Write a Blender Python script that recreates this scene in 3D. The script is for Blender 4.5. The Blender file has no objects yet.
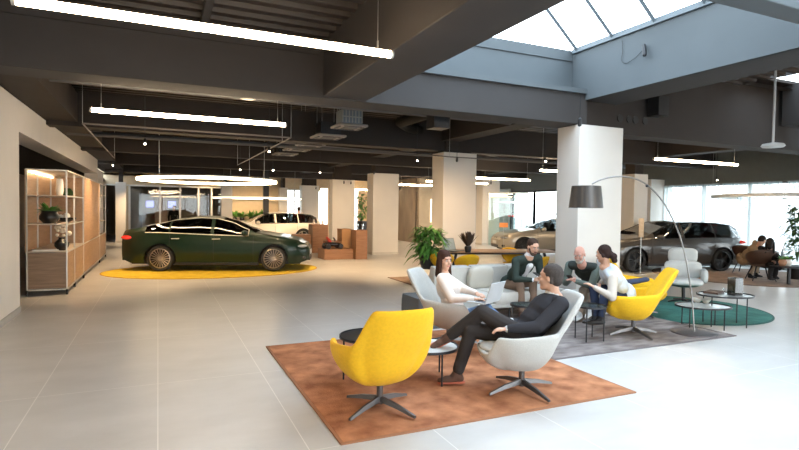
import bpy, math, random
from mathutils import Vector, Matrix, Euler, noise as mnoise
random.seed(7)
C = bpy.context.scene.collection
PI = math.pi
R = math.radians
# ------------------------------------------------------------------ camera
F = 532.7; H = 1.70
YAW, PIT, ROL = R(24.4), R(1.7), R(0.8)
FW = Vector((math.sin(YAW)*math.cos(PIT), math.cos(YAW)*math.cos(PIT), -math.sin(PIT)))
R0 = Vector((math.cos(YAW), -math.sin(YAW), 0))
U0 = R0.cross(FW)
RT = R0*math.cos(ROL) + U0*math.sin(ROL)
UP = U0*math.cos(ROL) - R0*math.sin(ROL)
def ray(x, y): return FW + RT*((x-399.5)/F) + UP*((225-y)/F)
def at(x, y, z=0.0):
    d = ray(x, y); t = (z-H)/d.z
    return Vector((d.x*t, d.y*t, z))
def W(x, y, D): return Vector((0, 0, H)) + ray(x, y)*D
cd = bpy.data.cameras.new('camera'); cam = bpy.data.objects.new('camera', cd); C.objects.link(cam)
cd.sensor_width = 36; cd.lens = F/799*36; cd.clip_end = 400; cd.clip_start = .05
m = Matrix((RT, UP, -FW)).transposed().to_4x4(); m.translation = (0, 0, H); cam.matrix_world = m
bpy.context.scene.camera = cam

# ------------------------------------------------------------------ materials
MATS = {}
def mat(name, col, rough=.5, metal=0., var=0., vscale=6., bump=0., bscale=80., spec=.5, emit=None, estr=0., alpha=None, sheen=0., coat=0., col2=None, stretch=None):
    if name in MATS: return MATS[name]
    m = bpy.data.materials.new(name); m.use_nodes = True
    nt = m.node_tree; b = nt.nodes['Principled BSDF']
    b.inputs['Base Color'].default_value = (*col, 1); b.inputs['Roughness'].default_value = rough
    b.inputs['Metallic'].default_value = metal; b.inputs['Specular IOR Level'].default_value = spec
    b.inputs['Sheen Weight'].default_value = sheen; b.inputs['Coat Weight'].default_value = coat
    b.inputs['Coat Roughness'].default_value = .04
    if emit: b.inputs['Emission Color'].default_value = (*emit, 1); b.inputs['Emission Strength'].default_value = estr
    tc = nt.nodes.new('ShaderNodeTexCoord'); mp = nt.nodes.new('ShaderNodeMapping')
    nt.links.new(tc.outputs['Object'], mp.inputs[0])
    if stretch: mp.inputs['Scale'].default_value = stretch
    if not var and not col2: var = .04
    n = nt.nodes.new('ShaderNodeTexNoise'); n.inputs['Scale'].default_value = vscale; n.inputs['Detail'].default_value = 6
    nt.links.new(mp.outputs[0], n.inputs['Vector'])
    cr = nt.nodes.new('ShaderNodeValToRGB'); cr.color_ramp.elements[0].position = .32; cr.color_ramp.elements[1].position = .68
    c2 = col2 if col2 else tuple(min(1, c*(1+var)) for c in col); c1 = col if col2 else tuple(c*(1-var) for c in col)
    cr.color_ramp.elements[0].color = (*c1, 1); cr.color_ramp.elements[1].color = (*c2, 1)
    nt.links.new(n.outputs['Fac'], cr.inputs[0]); nt.links.new(cr.outputs[0], b.inputs['Base Color'])
    if bump:
        n2 = nt.nodes.new('ShaderNodeTexNoise'); n2.inputs['Scale'].default_value = bscale; n2.inputs['Detail'].default_value = 3
        bp = nt.nodes.new('ShaderNodeBump'); bp.inputs['Strength'].default_value = bump; bp.inputs['Distance'].default_value = .01
        nt.links.new(mp.outputs[0], n2.inputs['Vector']); nt.links.new(n2.outputs['Fac'], bp.inputs['Height']); nt.links.new(bp.outputs[0], b.inputs['Normal'])
    MATS[name] = m; return m
def glass(name, tint=(1, 1, 1), refl=.08, rough=.0):
    if name in MATS: return MATS[name]
    m = bpy.data.materials.new(name); m.use_nodes = True; nt = m.node_tree
    nt.nodes.remove(nt.nodes['Principled BSDF']); out = nt.nodes['Material Output']
    t = nt.nodes.new('ShaderNodeBsdfTransparent'); t.inputs[0].default_value = (*tint, 1)
    g = nt.nodes.new('ShaderNodeBsdfGlossy'); g.inputs['Roughness'].default_value = rough
    lw = nt.nodes.new('ShaderNodeLayerWeight'); lw.inputs[0].default_value = .35
    ma = nt.nodes.new('ShaderNodeMath'); ma.operation = 'MULTIPLY_ADD'; ma.inputs[1].default_value = .6; ma.inputs[2].default_value = refl
    nt.links.new(lw.outputs['Facing'], ma.inputs[0])
    mx = nt.nodes.new('ShaderNodeMixShader'); nt.links.new(ma.outputs[0], mx.inputs[0]); nt.links.new(t.outputs[0], mx.inputs[1]); nt.links.new(g.outputs[0], mx.inputs[2])
    nt.links.new(mx.outputs[0], out.inputs[0]); MATS[name] = m; return m
def emis(name, col, s):
    if name in MATS: return MATS[name]
    m = bpy.data.materials.new(name); m.use_nodes = True; nt = m.node_tree
    nt.nodes.remove(nt.nodes['Principled BSDF']); e = nt.nodes.new('ShaderNodeEmission')
    e.inputs[0].default_value = (*col, 1); e.inputs[1].default_value = s
    nt.links.new(e.outputs[0], nt.nodes['Material Output'].inputs[0]); MATS[name] = m; return m
def sheer(name, col, tr):
    m = bpy.data.materials.new(name); m.use_nodes = True; nt = m.node_tree
    b = nt.nodes['Principled BSDF']; out = nt.nodes['Material Output']
    tl = nt.nodes.new('ShaderNodeBsdfTranslucent'); tl.inputs[0].default_value = (*col, 1)
    t = nt.nodes.new('ShaderNodeBsdfTransparent')
    mx = nt.nodes.new('ShaderNodeMixShader'); mx.inputs[0].default_value = tr
    nt.links.new(tl.outputs[0], mx.inputs[1]); nt.links.new(t.outputs[0], mx.inputs[2]); nt.links.new(mx.outputs[0], out.inputs[0])
    return m
def floor_mat():
    m = bpy.data.materials.new('floor_tiles'); m.use_nodes = True; nt = m.node_tree; b = nt.nodes['Principled BSDF']
    N = nt.nodes.new; L = nt.links.new
    tc = N('ShaderNodeTexCoord'); sp = N('ShaderNodeSeparateXYZ'); L(tc.outputs['Object'], sp.inputs[0])
    def M(op, a, bb=None):
        n = N('ShaderNodeMath'); n.operation = op
        for i, v in enumerate((a, bb)):
            if v is None: continue
            if isinstance(v, (int, float)): n.inputs[i].default_value = v
            else: L(v, n.inputs[i])
        return n.outputs[0]
    def line(o, off, p, w):
        f = M('FRACT', M('DIVIDE', M('ADD', o, off), p)); d = M('ABSOLUTE', M('SUBTRACT', f, .5)); return M('GREATER_THAN', d, .5-w/p/2)
    gx = line(sp.outputs[0], 97.0, .97, .007); gy = line(sp.outputs[1], 97.28, .97*2, .007)
    g = M('MAXIMUM', gx, gy)
    n1 = N('ShaderNodeTexNoise'); n1.inputs['Scale'].default_value = 1.1; n1.inputs['Detail'].default_value = 8; n1.inputs['Roughness'].default_value = .62
    mp = N('ShaderNodeMapping'); mp.inputs['Scale'].default_value = (1, 1.8, 1); L(tc.outputs['Object'], mp.inputs[0]); L(mp.outputs[0], n1.inputs['Vector'])
    cr = N('ShaderNodeValToRGB'); cr.color_ramp.elements[0].position = .3; cr.color_ramp.elements[1].position = .7
    cr.color_ramp.elements[0].color = (.47, .455, .44, 1); cr.color_ramp.elements[1].color = (.56, .545, .53, 1); L(n1.outputs['Fac'], cr.inputs[0])
    mx = N('ShaderNodeMix'); mx.data_type = 'RGBA'; L(g, mx.inputs[0]); L(cr.outputs[0], mx.inputs[6]); mx.inputs[7].default_value = (.72, .70, .67, 1)
    L(mx.outputs[2], b.inputs['Base Color'])
    rr = N('ShaderNodeMapRange'); rr.inputs[3].default_value = .31; rr.inputs[4].default_value = .35; L(n1.outputs['Fac'], rr.inputs[0]); L(rr.outputs[0], b.inputs['Roughness'])
    b.inputs['Specular IOR Level'].default_value = .5
    return m
def wood(name, c1, c2, rough=.45, axis=(1, 12, 12)):
    if name in MATS: return MATS[name]
    m = mat(name, c1, rough, col2=c2, vscale=2.2, stretch=axis, bump=.05, bscale=30); return m
def stripes(name, c1, c2, scale, axis='X'):
    m = bpy.data.materials.new(name); m.use_nodes = True; nt = m.node_tree; b = nt.nodes['Principled BSDF']
    tc = nt.nodes.new('ShaderNodeTexCoord'); w = nt.nodes.new('ShaderNodeTexWave'); w.bands_direction = axis; w.inputs['Scale'].default_value = scale
    w.inputs['Distortion'].default_value = 1.5; w.inputs['Detail'].default_value = 2
    nt.links.new(tc.outputs['Object'], w.inputs[0]); cr = nt.nodes.new('ShaderNodeValToRGB')
    cr.color_ramp.elements[0].color = (*c1, 1); cr.color_ramp.elements[1].color = (*c2, 1)
    nt.links.new(w.outputs['Fac'], cr.inputs[0]); nt.links.new(cr.outputs[0], b.inputs['Base Color']); b.inputs['Roughness'].default_value = .6
    return m
M_WHITE = mat('white_wall_paint', (.80, .75, .69), .75, var=.02, vscale=2)
M_COL = mat('column_paint', (.70, .66, .61), .7, var=.02, vscale=2)
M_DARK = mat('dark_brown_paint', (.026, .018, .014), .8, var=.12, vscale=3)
M_BEAMF = mat('dark_far_beam_paint', (.024, .018, .015), .8, var=.1, vscale=2)
M_BEAM = mat('grey_brown_beam_paint', (.034, .030, .029), .78, var=.10, vscale=1.5, bump=.05, bscale=6)
M_WELL = mat('blue_grey_plaster', (.088, .102, .110), .8, var=.06, vscale=1.3)
M_CORR = mat('dark_corrugated_steel', (.028, .020, .016), .55, metal=.1, var=.1)
M_BLACK = mat('black_metal', (.02, .02, .022), .4, metal=.3)
M_STEEL = mat('brushed_steel', (.50, .49, .47), .3, metal=.9)
M_ALU = mat('light_aluminium', (.66, .63, .58), .38, metal=.55)
M_DSTEEL = mat('dark_bronze_steel', (.13, .125, .125), .32, metal=.8)
M_YEL = mat('yellow_wool', (.80, .455, .006), .85, var=.05, vscale=40, bump=.25, bscale=260, sheen=.05)
M_LG = mat('light_grey_wool', (.46, .45, .42), .9, var=.10, vscale=150, bump=.3, bscale=300, sheen=.1)
M_LG2 = mat('pale_sofa_fabric', (.50, .48, .44), .9, var=.06, vscale=90, bump=.25, bscale=300)
M_BRN = mat('dark_brown_leather', (.07, .035, .022), .55, var=.1, bump=.1)
M_WOOD = wood('light_oak', (.42, .25, .135), (.50, .31, .175), axis=(12, 1.2, 12))
M_WOODD = wood('grey_brown_oak', (.20, .125, .075), (.29, .185, .115), axis=(1.2, 1.2, 14))
M_WOODB = wood('pedestal_walnut', (.25, .12, .06), (.33, .17, .09), axis=(1.4, 14, 14))
M_TAB = wood('table_walnut', (.22, .135, .075), (.28, .17, .10), axis=(1, 9, 9))
M_STONE = mat('brown_stone_cladding', (.17, .12, .075), .5, col2=(.26, .19, .12), vscale=2.5, stretch=(1, 1, .35))
M_GLASS = glass('clear_window_glass', (.97, .98, .98), .03)
M_CARG = glass('tinted_car_glass', (.12, .13, .13), .10)
M_CARL = glass('light_car_glass', (.45, .48, .48), .08)
M_LEAF = mat('green_leaves', (.06, .20, .03), .45, col2=(.15, .36, .07), vscale=9)
M_LEAFD = mat('dark_green_leaves', (.02, .055, .015), .5, col2=(.05, .12, .03), vscale=9)
M_SOIL = mat('dark_soil', (.03, .02, .012), .9)
M_POTB = mat('black_ceramic', (.012, .012, .012), .35)
M_POTT = mat('terracotta_clay', (.42, .22, .13), .7)
M_CREAM = mat('cream_ceramic', (.75, .72, .66), .5)
M_STRIP = emis('warm_strip_light', (1.0, .75, .48), 44)
M_RING = emis('warm_ring_light', (1.0, .74, .45), 20)
M_SPOT = emis('spot_lens', (1.0, .85, .65), 30)

# ------------------------------------------------------------------ mesh helper
class MB:
    def __init__(s): s.v = []; s.f = []
    def add(s, vs, fs):
        o = len(s.v); s.v += [Vector(p) for p in vs]; s.f += [tuple(i+o for i in f) for f in fs]; return s
    def box(s, c, d, rz=0, rx=0, ry=0):
        x, y, z = [k/2 for k in d]; E = Euler((rx, ry, rz)).to_matrix(); c = Vector(c)
        vs = [c+E@Vector(p) for p in ((-x,-y,-z),(x,-y,-z),(x,y,-z),(-x,y,-z),(-x,-y,z),(x,-y,z),(x,y,z),(-x,y,z))]
        return s.add(vs, [(3,2,1,0),(4,5,6,7),(0,1,5,4),(1,2,6,5),(2,3,7,6),(3,0,4,7)])
    def bb(s, x0, x1, y0, y1, z0, z1): return s.box(((x0+x1)/2, (y0+y1)/2, (z0+z1)/2), (abs(x1-x0), abs(y1-y0), abs(z1-z0)))
    def loft(s, rings, cap=True, close=True):
        n = len(rings[0]); o = len(s.v)
        for r in rings: s.v += [Vector(p) for p in r]
        for i in range(len(rings)-1):
            for j in range(n if close else n-1):
                k = (j+1) % n; s.f.append((o+i*n+j, o+i*n+k, o+(i+1)*n+k, o+(i+1)*n+j))
        if cap: s.f.append(tuple(o+j for j in reversed(range(n)))); s.f.append(tuple(o+(len(rings)-1)*n+j for j in range(n)))
        return s
    def lathe(s, prof, c=(0,0,0), n=24, sx=1, sy=1, M=None, cap=True):
        c = Vector(c); rings = []
        for r, z in prof:
            ring = []
            for j in range(n):
                p = Vector((r*sx*math.cos(2*PI*j/n), r*sy*math.sin(2*PI*j/n), z))
                ring.append(c+(M@p if M else p))
            rings.append(ring)
        return s.loft(rings, cap)
    def tube(s, pts, r, n=8, cap=True):
        pts = [Vector(p) for p in pts]; rs = r if isinstance(r, (list, tuple)) else [r]*len(pts); rings = []; prev = None
        for i, p in enumerate(pts):
            t = (pts[min(i+1, len(pts)-1)]-pts[max(i-1, 0)]).normalized()
            if prev is None:
                a = Vector((0,0,1)) if abs(t.z) < .9 else Vector((1,0,0)); u = t.cross(a).normalized()
            else: u = (prev-t*prev.dot(t)).normalized()
            prev = u; w = t.cross(u)
            rings.append([p+(u*math.cos(2*PI*j/n)+w*math.sin(2*PI*j/n))*rs[i] for j in range(n)])
        return s.loft(rings, cap)
    def ell(s, c, r, M=None, n=14, k=9):
        c = Vector(c); r = (r,)*3 if isinstance(r, (int, float)) else r; rings = []
        for i in range(k+1):
            a = -PI/2+PI*(i*.98+.01*k)/k if 0 else -PI/2*.985+PI*.985*i/k
            ring = []
            for j in range(n):
                p = Vector((r[0]*math.cos(a)*math.cos(2*PI*j/n), r[1]*math.cos(a)*math.sin(2*PI*j/n), r[2]*math.sin(a)))
                ring.append(c+(M@p if M else p))
            rings.append(ring)
        return s.loft(rings)
    def cap(s, p0, p1, r0, r1=None, n=12, k=4, flat=1., up=None):
        """tapered capsule; flat scales one cross direction"""
        r1 = r0 if r1 is None else r1; p0 = Vector(p0); p1 = Vector(p1); t = (p1-p0)
        L = t.length; t = t.normalized() if L > 1e-6 else Vector((0,0,1))
        a = Vector(up) if up else (Vector((0,0,1)) if abs(t.z) < .9 else Vector((0,1,0)))
        u = t.cross(a).normalized(); w = u.cross(t); rings = []
        def ring(c, r): return [c+u*math.cos(2*PI*j/n)*r+w*math.sin(2*PI*j/n)*r*flat for j in range(n)]
        for i in range(k): q = -PI/2*.97+PI/2*.97*i/k; rings.append(ring(p0+t*r0*math.sin(q), r0*math.cos(q)))
        rings.append(ring(p0, r0)); rings.append(ring((p0+p1)/2, (r0+r1)/2)); rings.append(ring(p1, r1))
        for i in range(1, k+1): q = PI/2*.97*i/k; rings.append(ring(p1+t*r1*math.sin(q), r1*math.cos(q)))
        return s.loft(rings)
    def prism(s, poly, z0, z1):
        n = len(poly); return s.loft([[(p[0], p[1], z0) for p in poly], [(p[0], p[1], z1) for p in poly]])
    def leaf(s, p, d, L, w, droop=.3, up=(0,0,1), n=3):
        p = Vector(p); d = Vector(d).normalized(); side = d.cross(Vector(up)); side = side.normalized() if side.length > .01 else Vector((1,0,0))
        vs = []; fs = []
        for i in range(n+1):
            t = i/n; c = p+d*L*t+Vector((0,0,-droop*L*t*t)); ww = w*math.sin(PI*(t*.86+.1))*.5
            vs += [c-side*ww, c+Vector((0,0,-ww*.3)), c+side*ww]
        for i in range(n): fs += [(3*i,3*i+1,3*i+4,3*i+3),(3*i+1,3*i+2,3*i+5,3*i+4)]
        return s.add(vs, fs)
    def mesh(s, name, smooth=True, ang=38):
        me = bpy.data.meshes.new(name); me.from_pydata([tuple(v) for v in s.v], [], s.f); me.update()
        import bmesh
        b = bmesh.new(); b.from_mesh(me); bmesh.ops.recalc_face_normals(b, faces=b.faces); b.to_mesh(me); b.free()
        if smooth:
            me.polygons.foreach_set('use_smooth', [True]*len(me.polygons)); me.set_sharp_from_angle(angle=R(ang))
        return me
    def build(s, name, m, parent=None, bevel=0, sub=0, smooth=True, solid=0, ang=38, loc=None, rz=0):
        me = s.mesh(name, smooth, ang if not sub else 180); o = bpy.data.objects.new(name, me); C.objects.link(o); me.materials.append(m)
        if parent: o.parent = parent
        if loc is not None: o.location = loc
        o.rotation_euler.z = rz
        if solid: q = o.modifiers.new('s', 'SOLIDIFY'); q.thickness = abs(solid); q.offset = 1 if solid > 0 else -1
        if bevel: q = o.modifiers.new('b', 'BEVEL'); q.width = bevel; q.segments = 2; q.limit_method = 'ANGLE'
        if sub: q = o.modifiers.new('u', 'SUBSURF'); q.levels = sub; q.render_levels = sub
        return o
def tag(o, label, cat, group=None, kind=None):
    if label: o['label'] = label
    if cat: o['category'] = cat
    if group: o['group'] = group
    if kind: o['kind'] = kind
    return o
def empty(name, loc, rz, label, cat, group=None):
    o = bpy.data.objects.new(name, None); C.objects.link(o); o.location = loc; o.rotation_euler = (0, 0, rz); o.empty_display_size = .1
    return tag(o, label, cat, group)
def dup(root, loc, rz, label, group=None):
    r = root.copy(); C.objects.link(r); r.location = loc; r.rotation_euler.z = rz; r['label'] = label
    if group: r['group'] = group
    for ch in list(root.children):
        c = ch.copy(); C.objects.link(c); c.parent = r
        for g in list(ch.children):
            d = g.copy(); C.objects.link(d); d.parent = c
    return r
def struct(name, mb, m, label=None, **k):
    o = mb.build(name, m, **k); o['kind'] = 'structure'
    if label: o['label'] = label
    return o
def catmull(P, n=5):
    out = []
    for i in range(len(P)-1):
        p0, p1, p2, p3 = P[max(i-1, 0)], P[i], P[i+1], P[min(i+2, len(P)-1)]
        for k in range(n):
            s = k/n; out.append(.5*((2*p1)+(p2-p0)*s+(2*p0-5*p1+4*p2-p3)*s*s+(3*p1-p0-3*p2+p3)*s**3))
    return out+[P[-1]]
# ================================================================== SETTING
XW = 17.5; YB = 30.0; YF = -7.0; ZC = 4.35
struct('floor', MB().bb(-6, XW+.3, YF, YB+6, -.1, 0), floor_mat(), 'light grey large-format tile floor')
struct('ground_outside', MB().bb(-60, 120, -60, 120, -.35, -.25), mat('pale_asphalt', (.42, .42, .41), .9, var=.08), 'pale asphalt outside')
# left wall with the tall opening for the shelf recess
wl = MB(); wl.bb(-2.4, -1.98, YF, 10.07, 0, 3.32); wl.bb(-2.4, -1.98, 10.07, 22.0, 2.83, 3.32)
struct('wall_left', wl, M_WHITE, 'off-white wall on the left')
struct('baseboard_left', MB().bb(-1.98, -1.965, YF, 10.07, 0, .09), mat('grey_skirting', (.48, .46, .43), .5), 'narrow grey skirting')
rc = MB(); rc.bb(-5.0, -4.9, 9.5, 34, 0, 3.0)
struct('wall_recess', rc, mat('recess_wall_paint', (.34, .26, .19), .7), 'wall behind the shelving')
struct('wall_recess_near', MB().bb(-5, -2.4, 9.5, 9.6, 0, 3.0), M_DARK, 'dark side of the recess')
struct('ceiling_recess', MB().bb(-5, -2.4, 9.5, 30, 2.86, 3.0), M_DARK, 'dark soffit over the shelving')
struct('wall_left_upper', MB().bb(-2.42, -2.2, YF, YB, 3.32, ZC), M_DARK, 'dark upper wall over the white wall')
struct('wall_left_far', MB().bb(-2.4, -1.98, 22.0, 24.2, 0, 3.0), M_WHITE, 'short off-white wall end')
struct('trim_1', MB().bb(-2.2, -1.45, 7.7, 30, 3.34, 3.9), M_DARK, 'dark boxed duct along the left wall')
# far back wall with glazed openings
bw = MB(); bw.bb(-6, 17.8, YB, YB+.2, 2.75, ZC)
bw.bb(3.1, 6.25, YB, YB+.2, 0, 2.75); bw.bb(8.6, 12.3, YB, YB+.2, 0, 2.75)
bw.bb(-1.45, -1.3, YB, YB+.2, 0, 2.75)
struct('wall_back', bw, mat('warm_back_wall', (.60, .47, .31), .75), 'warm cream back wall')
fr = MB()
for x in (-4, -2.6, -1.35, 0.05, 1.0, 1.9, 2.55, 3.05): fr.bb(x, x+.09, YB-.06, YB, 0, 2.75)
fr.bb(-6, 3.1, YB-.06, YB, 2.68, 2.75)
w1 = struct('window_1', fr, M_ALU, 'glazed partition at the far end')
MB().bb(-6, 3.1, YB+.02, YB+.03, 0, 2.7).build('pane', M_GLASS, w1)
# dim office beyond the glazing
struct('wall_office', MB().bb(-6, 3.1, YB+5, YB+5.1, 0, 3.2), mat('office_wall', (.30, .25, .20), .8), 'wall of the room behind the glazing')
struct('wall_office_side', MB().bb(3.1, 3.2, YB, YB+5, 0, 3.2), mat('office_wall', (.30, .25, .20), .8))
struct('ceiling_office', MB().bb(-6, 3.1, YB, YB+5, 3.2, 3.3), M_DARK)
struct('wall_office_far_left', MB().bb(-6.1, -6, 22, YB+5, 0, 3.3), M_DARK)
tag(MB().bb(-.15, .45, YB+.5, YB+.58, .1, 2.6).build('partition_panel', M_WOODD), 'tall brown wooden panel behind the far glazing', 'panel', 'brown panels behind the far glazing')
tag(MB().bb(-1.4, -.75, YB+.5, YB+.58, .1, 2.6).build('partition_panel', mat('smoked_panel', (.09, .085, .08), .3)), 'tall smoky grey panel behind the far glazing, nearer the white wall', 'panel', 'brown panels behind the far glazing')
M_SCR = mat('blue_screen', (.02, .02, .06), .3, emit=(.25, .28, 1.0), estr=1.4)
for x in (-.62, .50):
    s = tag(MB().bb(x, x+.42, YB+2.5, YB+2.55, 1.60, 1.98).build('wall_screen', M_BLACK), 'glowing violet-blue screen behind the far glazing, ' + ('by the white column' if x < 0 else 'right of the brown panel'), 'screen')
    MB().bb(x+.02, x+.40, YB+2.49, YB+2.5, 1.62, 1.96).build('display', M_SCR, s)
# far windows in the back wall (X 6.25..8.6)
fr = MB()
for x in (6.25, 7.0, 7.75, 8.52): fr.bb(x, x+.08, YB-.04, YB+.05, 0, 2.75)
fr.bb(6.25, 8.6, YB-.04, YB+.05, 2.67, 2.75)
w2 = struct('window_2', fr, M_ALU, 'bright far window between cream walls')
MB().bb(6.3, 8.55, YB+.02, YB+.03, 0, 2.7).build('pane', M_GLASS, w2)
w = MB(); w.bb(12.3, 12.42, YB-.04, YB+.05, 0, 2.75); w.bb(17.4, 17.5, YB-.04, YB+.05, 0, 2.75); w.bb(14.9, 15, YB-.04, YB+.05, 0, 2.75)
w3 = struct('window_3', w, M_BLACK, 'far window at the corner'); MB().bb(12.3, 17.5, YB+.02, YB+.03, 0, 2.75).build('pane', M_GLASS, w3)
# stone clad core
struct('wall_stone', MB().bb(11.95, 12.1, 24.3, YB, 0, 3.3), M_STONE, 'brown stone-clad wall')
sw = MB(); sw.bb(11.95, 15.4, 24.3, 24.4, 0, 3.3)
struct('wall_core', sw, mat('beige_core_wall', (.38, .33, .26), .7), 'beige wall beside the stone cladding')
tag(MB().bb(12.75, 13.05, 24.22, 24.29, 1.05, 2.25).build('wall_light', emis('warm_panel', (1, .84, .58), 2.2)), 'tall narrow backlit cream panel on the beige wall beside the stone cladding', 'light panel')
# right window wall
RW = [(-6.5, -1.5), (-1.3, 3.9), (4.1, 9.3), (9.5, 14.3), (15.0, 22.0), (22.0, 23.9)]
hd = MB(); hd.bb(XW, XW+.3, YF, 23.9, 2.72, ZC); hd.bb(XW, XW+.3, 23.9, YB+.2, 0, ZC); hd.bb(XW, XW+.3, YF, 23.9, -.1, .12)
hd.bb(XW, XW+.3, YF, -6.5, 0, 2.75)
struct('wall_right', hd, mat('dark_green_grey_wall', (.13, .14, .13), .7), 'dark header above the window front')
struct('wall_right_pier', MB().bb(XW-.7, XW+.3, 14.3, 15.0, 0, 2.95), M_COL, 'pale pier between the windows')
struct('wall_right_end', MB().bb(XW-.12, XW, 23.95, 28.5, 0, 2.9), mat('pale_green_grey_wall', (.45, .49, .47), .6), 'pale grey-green wall past the window')
for i, (a, b) in enumerate(RW):
    f = MB(); n = max(1, round((b-a)/1.7))
    for k in range(n+1): y = a+(b-a)*k/n; f.bb(XW-.02, XW+.1, y-.035, y+.035, .1, 2.75)
    f.bb(XW-.02, XW+.1, a, b, 2.66, 2.75); f.bb(XW-.02, XW+.1, a, b, .1, .17)
    o = struct(f'window_{i+4}', f, M_BLACK if i > 3 else mat('grey_window_frame', (.22, .23, .23), .5), 'dark framed pane of the glass shop front')
    MB().bb(XW+.04, XW+.05, a, b, .12, 2.7).build('pane', M_GLASS, o)
# front (behind the camera) glazed facade
f = MB()
for k in range(9): x = -2+19.5*k/8; f.bb(x-.05, x+.05, YF-.1, YF, 0, 3.1)
f.bb(-2.4, XW+.3, YF-.1, YF, 3.0, ZC)
o = struct('window_10', f, M_BLACK, 'glazed shop front'); MB().bb(-2.4, XW, YF-.05, YF-.04, 0, 3.05).build('pane', M_GLASS, o)
# sheer curtains in front of the right windows
def curtain(y0, y1, name, label, cc, rev=.6):
    g = []; n = int((y1-y0)/.045)
    for z in (.02, 2.72):
        g.append([(XW-.14+.035*math.sin(k*1.9)+.02*math.sin(k*.53), y0+(y1-y0)*k/n, z) for k in range(n+1)])
    m_ = MB(); m_.loft(g, cap=False, close=False)
    return tag(m_.build(name, cc), label, 'curtain')
M_SH = sheer('sheer_curtain', (.62, .66, .64), .22)
curtain(12.0, 14.2, 'sheer_curtain', 'pale sheer curtain gathered beside the cream pier', M_SH)
curtain(10.0, 11.9, 'sheer_curtain', 'pale sheer curtain panel above the rear of the grey estate car', M_SH)
curtain(7.0, 9.9, 'sheer_curtain', 'pale sheer curtain panel behind the tall leafy plant', M_SH)

# ceiling : corrugated sheets with openings for the skylight bays
def corr(x0, x1, y0, y1, z=ZC):
    p = .27; n = max(1, int((y1-y0)/p)); p = (y1-y0)/n; pr = []
    for i in range(n):
        y = y0+i*p; pr += [(y, z), (y+p*.42, z), (y+p*.5, z+.06), (y+p*.92, z+.06)]
    pr.append((y1, z))
    return MB().loft([[(x0, y, zz) for y, zz in pr], [(x1, y, zz) for y, zz in pr]], cap=False, close=False)
cl = MB()
YA = 7.10
XB0, XB1, XD0, XD1 = 2.05, 2.68, 6.70, 7.50
for a in ((-2.4, XB0+.1, YF, YA, 3.95), (-2.4, XB0+.1, 7.4, YB), (XB0, 17.8, 7.4, 9.0), (XB0, 17.8, 9.0, YB), (XD1-.1, 10.9, YF, 7.4), (10.9, 17.8, YF, 6.1), (10.9, 17.8, 6.9, 7.4)):
    c_ = corr(*a); cl.add(c_.v, c_.f)
struct('ceiling', cl, M_CORR, 'dark ribbed metal ceiling', smooth=False)
# roof deck above keeps daylight out of the closed bays
rf = MB()
for a in ((-2.5, XB1, YF, YB), (XB0, 18, 7.5, YB), (XD0+.3, 10.9, YF, 7.5), (10.9, 18, YF, 6.1), (10.9, 18, 6.9, 7.5)): rf.bb(a[0], a[1], a[2], a[3], ZC+.1, ZC+.16)
struct('ceiling_roof_deck', rf, M_DARK, 'roof deck')
# beams
YA = 7.10
struct('beam_cross', MB().bb(-2.2, XD0+.05, YA, YA+.5, 3.2, ZC if 0 else 3.78), M_BEAM, 'deep grey cross beam over the lounge', bevel=.01)
jx = at(208, 10, 3.85).x
struct('beam_joist', MB().bb(jx-.04, jx+.04, YF, YA, 3.84, 3.96), M_BEAM, 'thin joist under the ribbed ceiling')
struct('beam_cross_upper', MB().bb(-2.2, XB0+.02, YA+.02, YA+.4, 3.78, ZC+.1), M_BEAM, 'upper part of the cross beam')
struct('beam_cross_right', MB().bb(XD1-.05, XW, YA+.1, YA+.55, 3.12, ZC+.1), M_BEAMF, 'dark cross beam carrying on to the windows')
struct('beam_ledge', MB().bb(XB1-.03, XD0+.1, YA-.05, YA+.5, 3.72, 3.80), M_WELL, 'ledge on top of the cross beam')
hl = MB()
for x in (7.62, 7.85, 8.0, 8.25):
    hl.lathe([(.07, 0), (.07, .012)], (x, YA+.098, 3.40), 16, M=Matrix.Rotation(PI/2, 3, 'X'))
tag(hl.build('beam_holes', M_BLACK), 'round service holes in the dark beam', 'beam', kind='structure')
struct('beam_long', MB().bb(XB0, XB1, YF, YA, 3.22, ZC+.6), M_BEAM, 'brown longitudinal beam', bevel=.01)
struct('beam_long_right', MB().bb(XD0+.01, XD1, YF, YA+.6, 3.62, ZC+.2), M_BEAM, 'longitudinal beam under the skylight wall')
struct('wall_skylight_right', MB().bb(XD0-.01, XD0+.05, YF, YA+.62, 3.62, 4.52), M_WELL, 'pale blue-grey skylight wall')
fw = MB(); fw.loft([[(XB1, 7.42, 3.78), (XD0, 7.42, 3.78), (XD0, 7.42, 4.54), (XB1, 7.42, 4.54)], [(XB1, 7.52, 3.78), (XD0, 7.52, 3.78), (XD0, 7.52, 4.54), (XB1, 7.52, 4.54)]])
struct('wall_skylight_far', fw, M_WELL, 'blue-grey end wall of the skylight')
struct('wall_skylight_left', MB().bb(XB1-.01, XB1+.03, YF, 7.5, 3.8, 4.95), M_WELL)
struct('beam_cross_near', MB().bb(XB1, XD0, 3.03, 3.27, 3.6, 4.3), M_WELL, 'cross beam close to the camera', bevel=.01)
for i, y in enumerate((12.3, 17.4, 22.5, 27.6)):
    struct('beam_far', MB().bb(-2.2, XW, y, y+.4, 3.25-.0*i, 3.95), M_BEAMF, 'distant cross beam')
for x in (6.75, 14.6): struct('beam_far_long', MB().bb(x, x+.5, 7.6, YB, 3.5, 4.2), M_BEAMF, 'distant longitudinal beam')
struct('beam_side', MB().bb(12.2, 12.9, YF, YA, 3.6, ZC+.1), M_BEAM, 'longitudinal beam near the windows')
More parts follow.
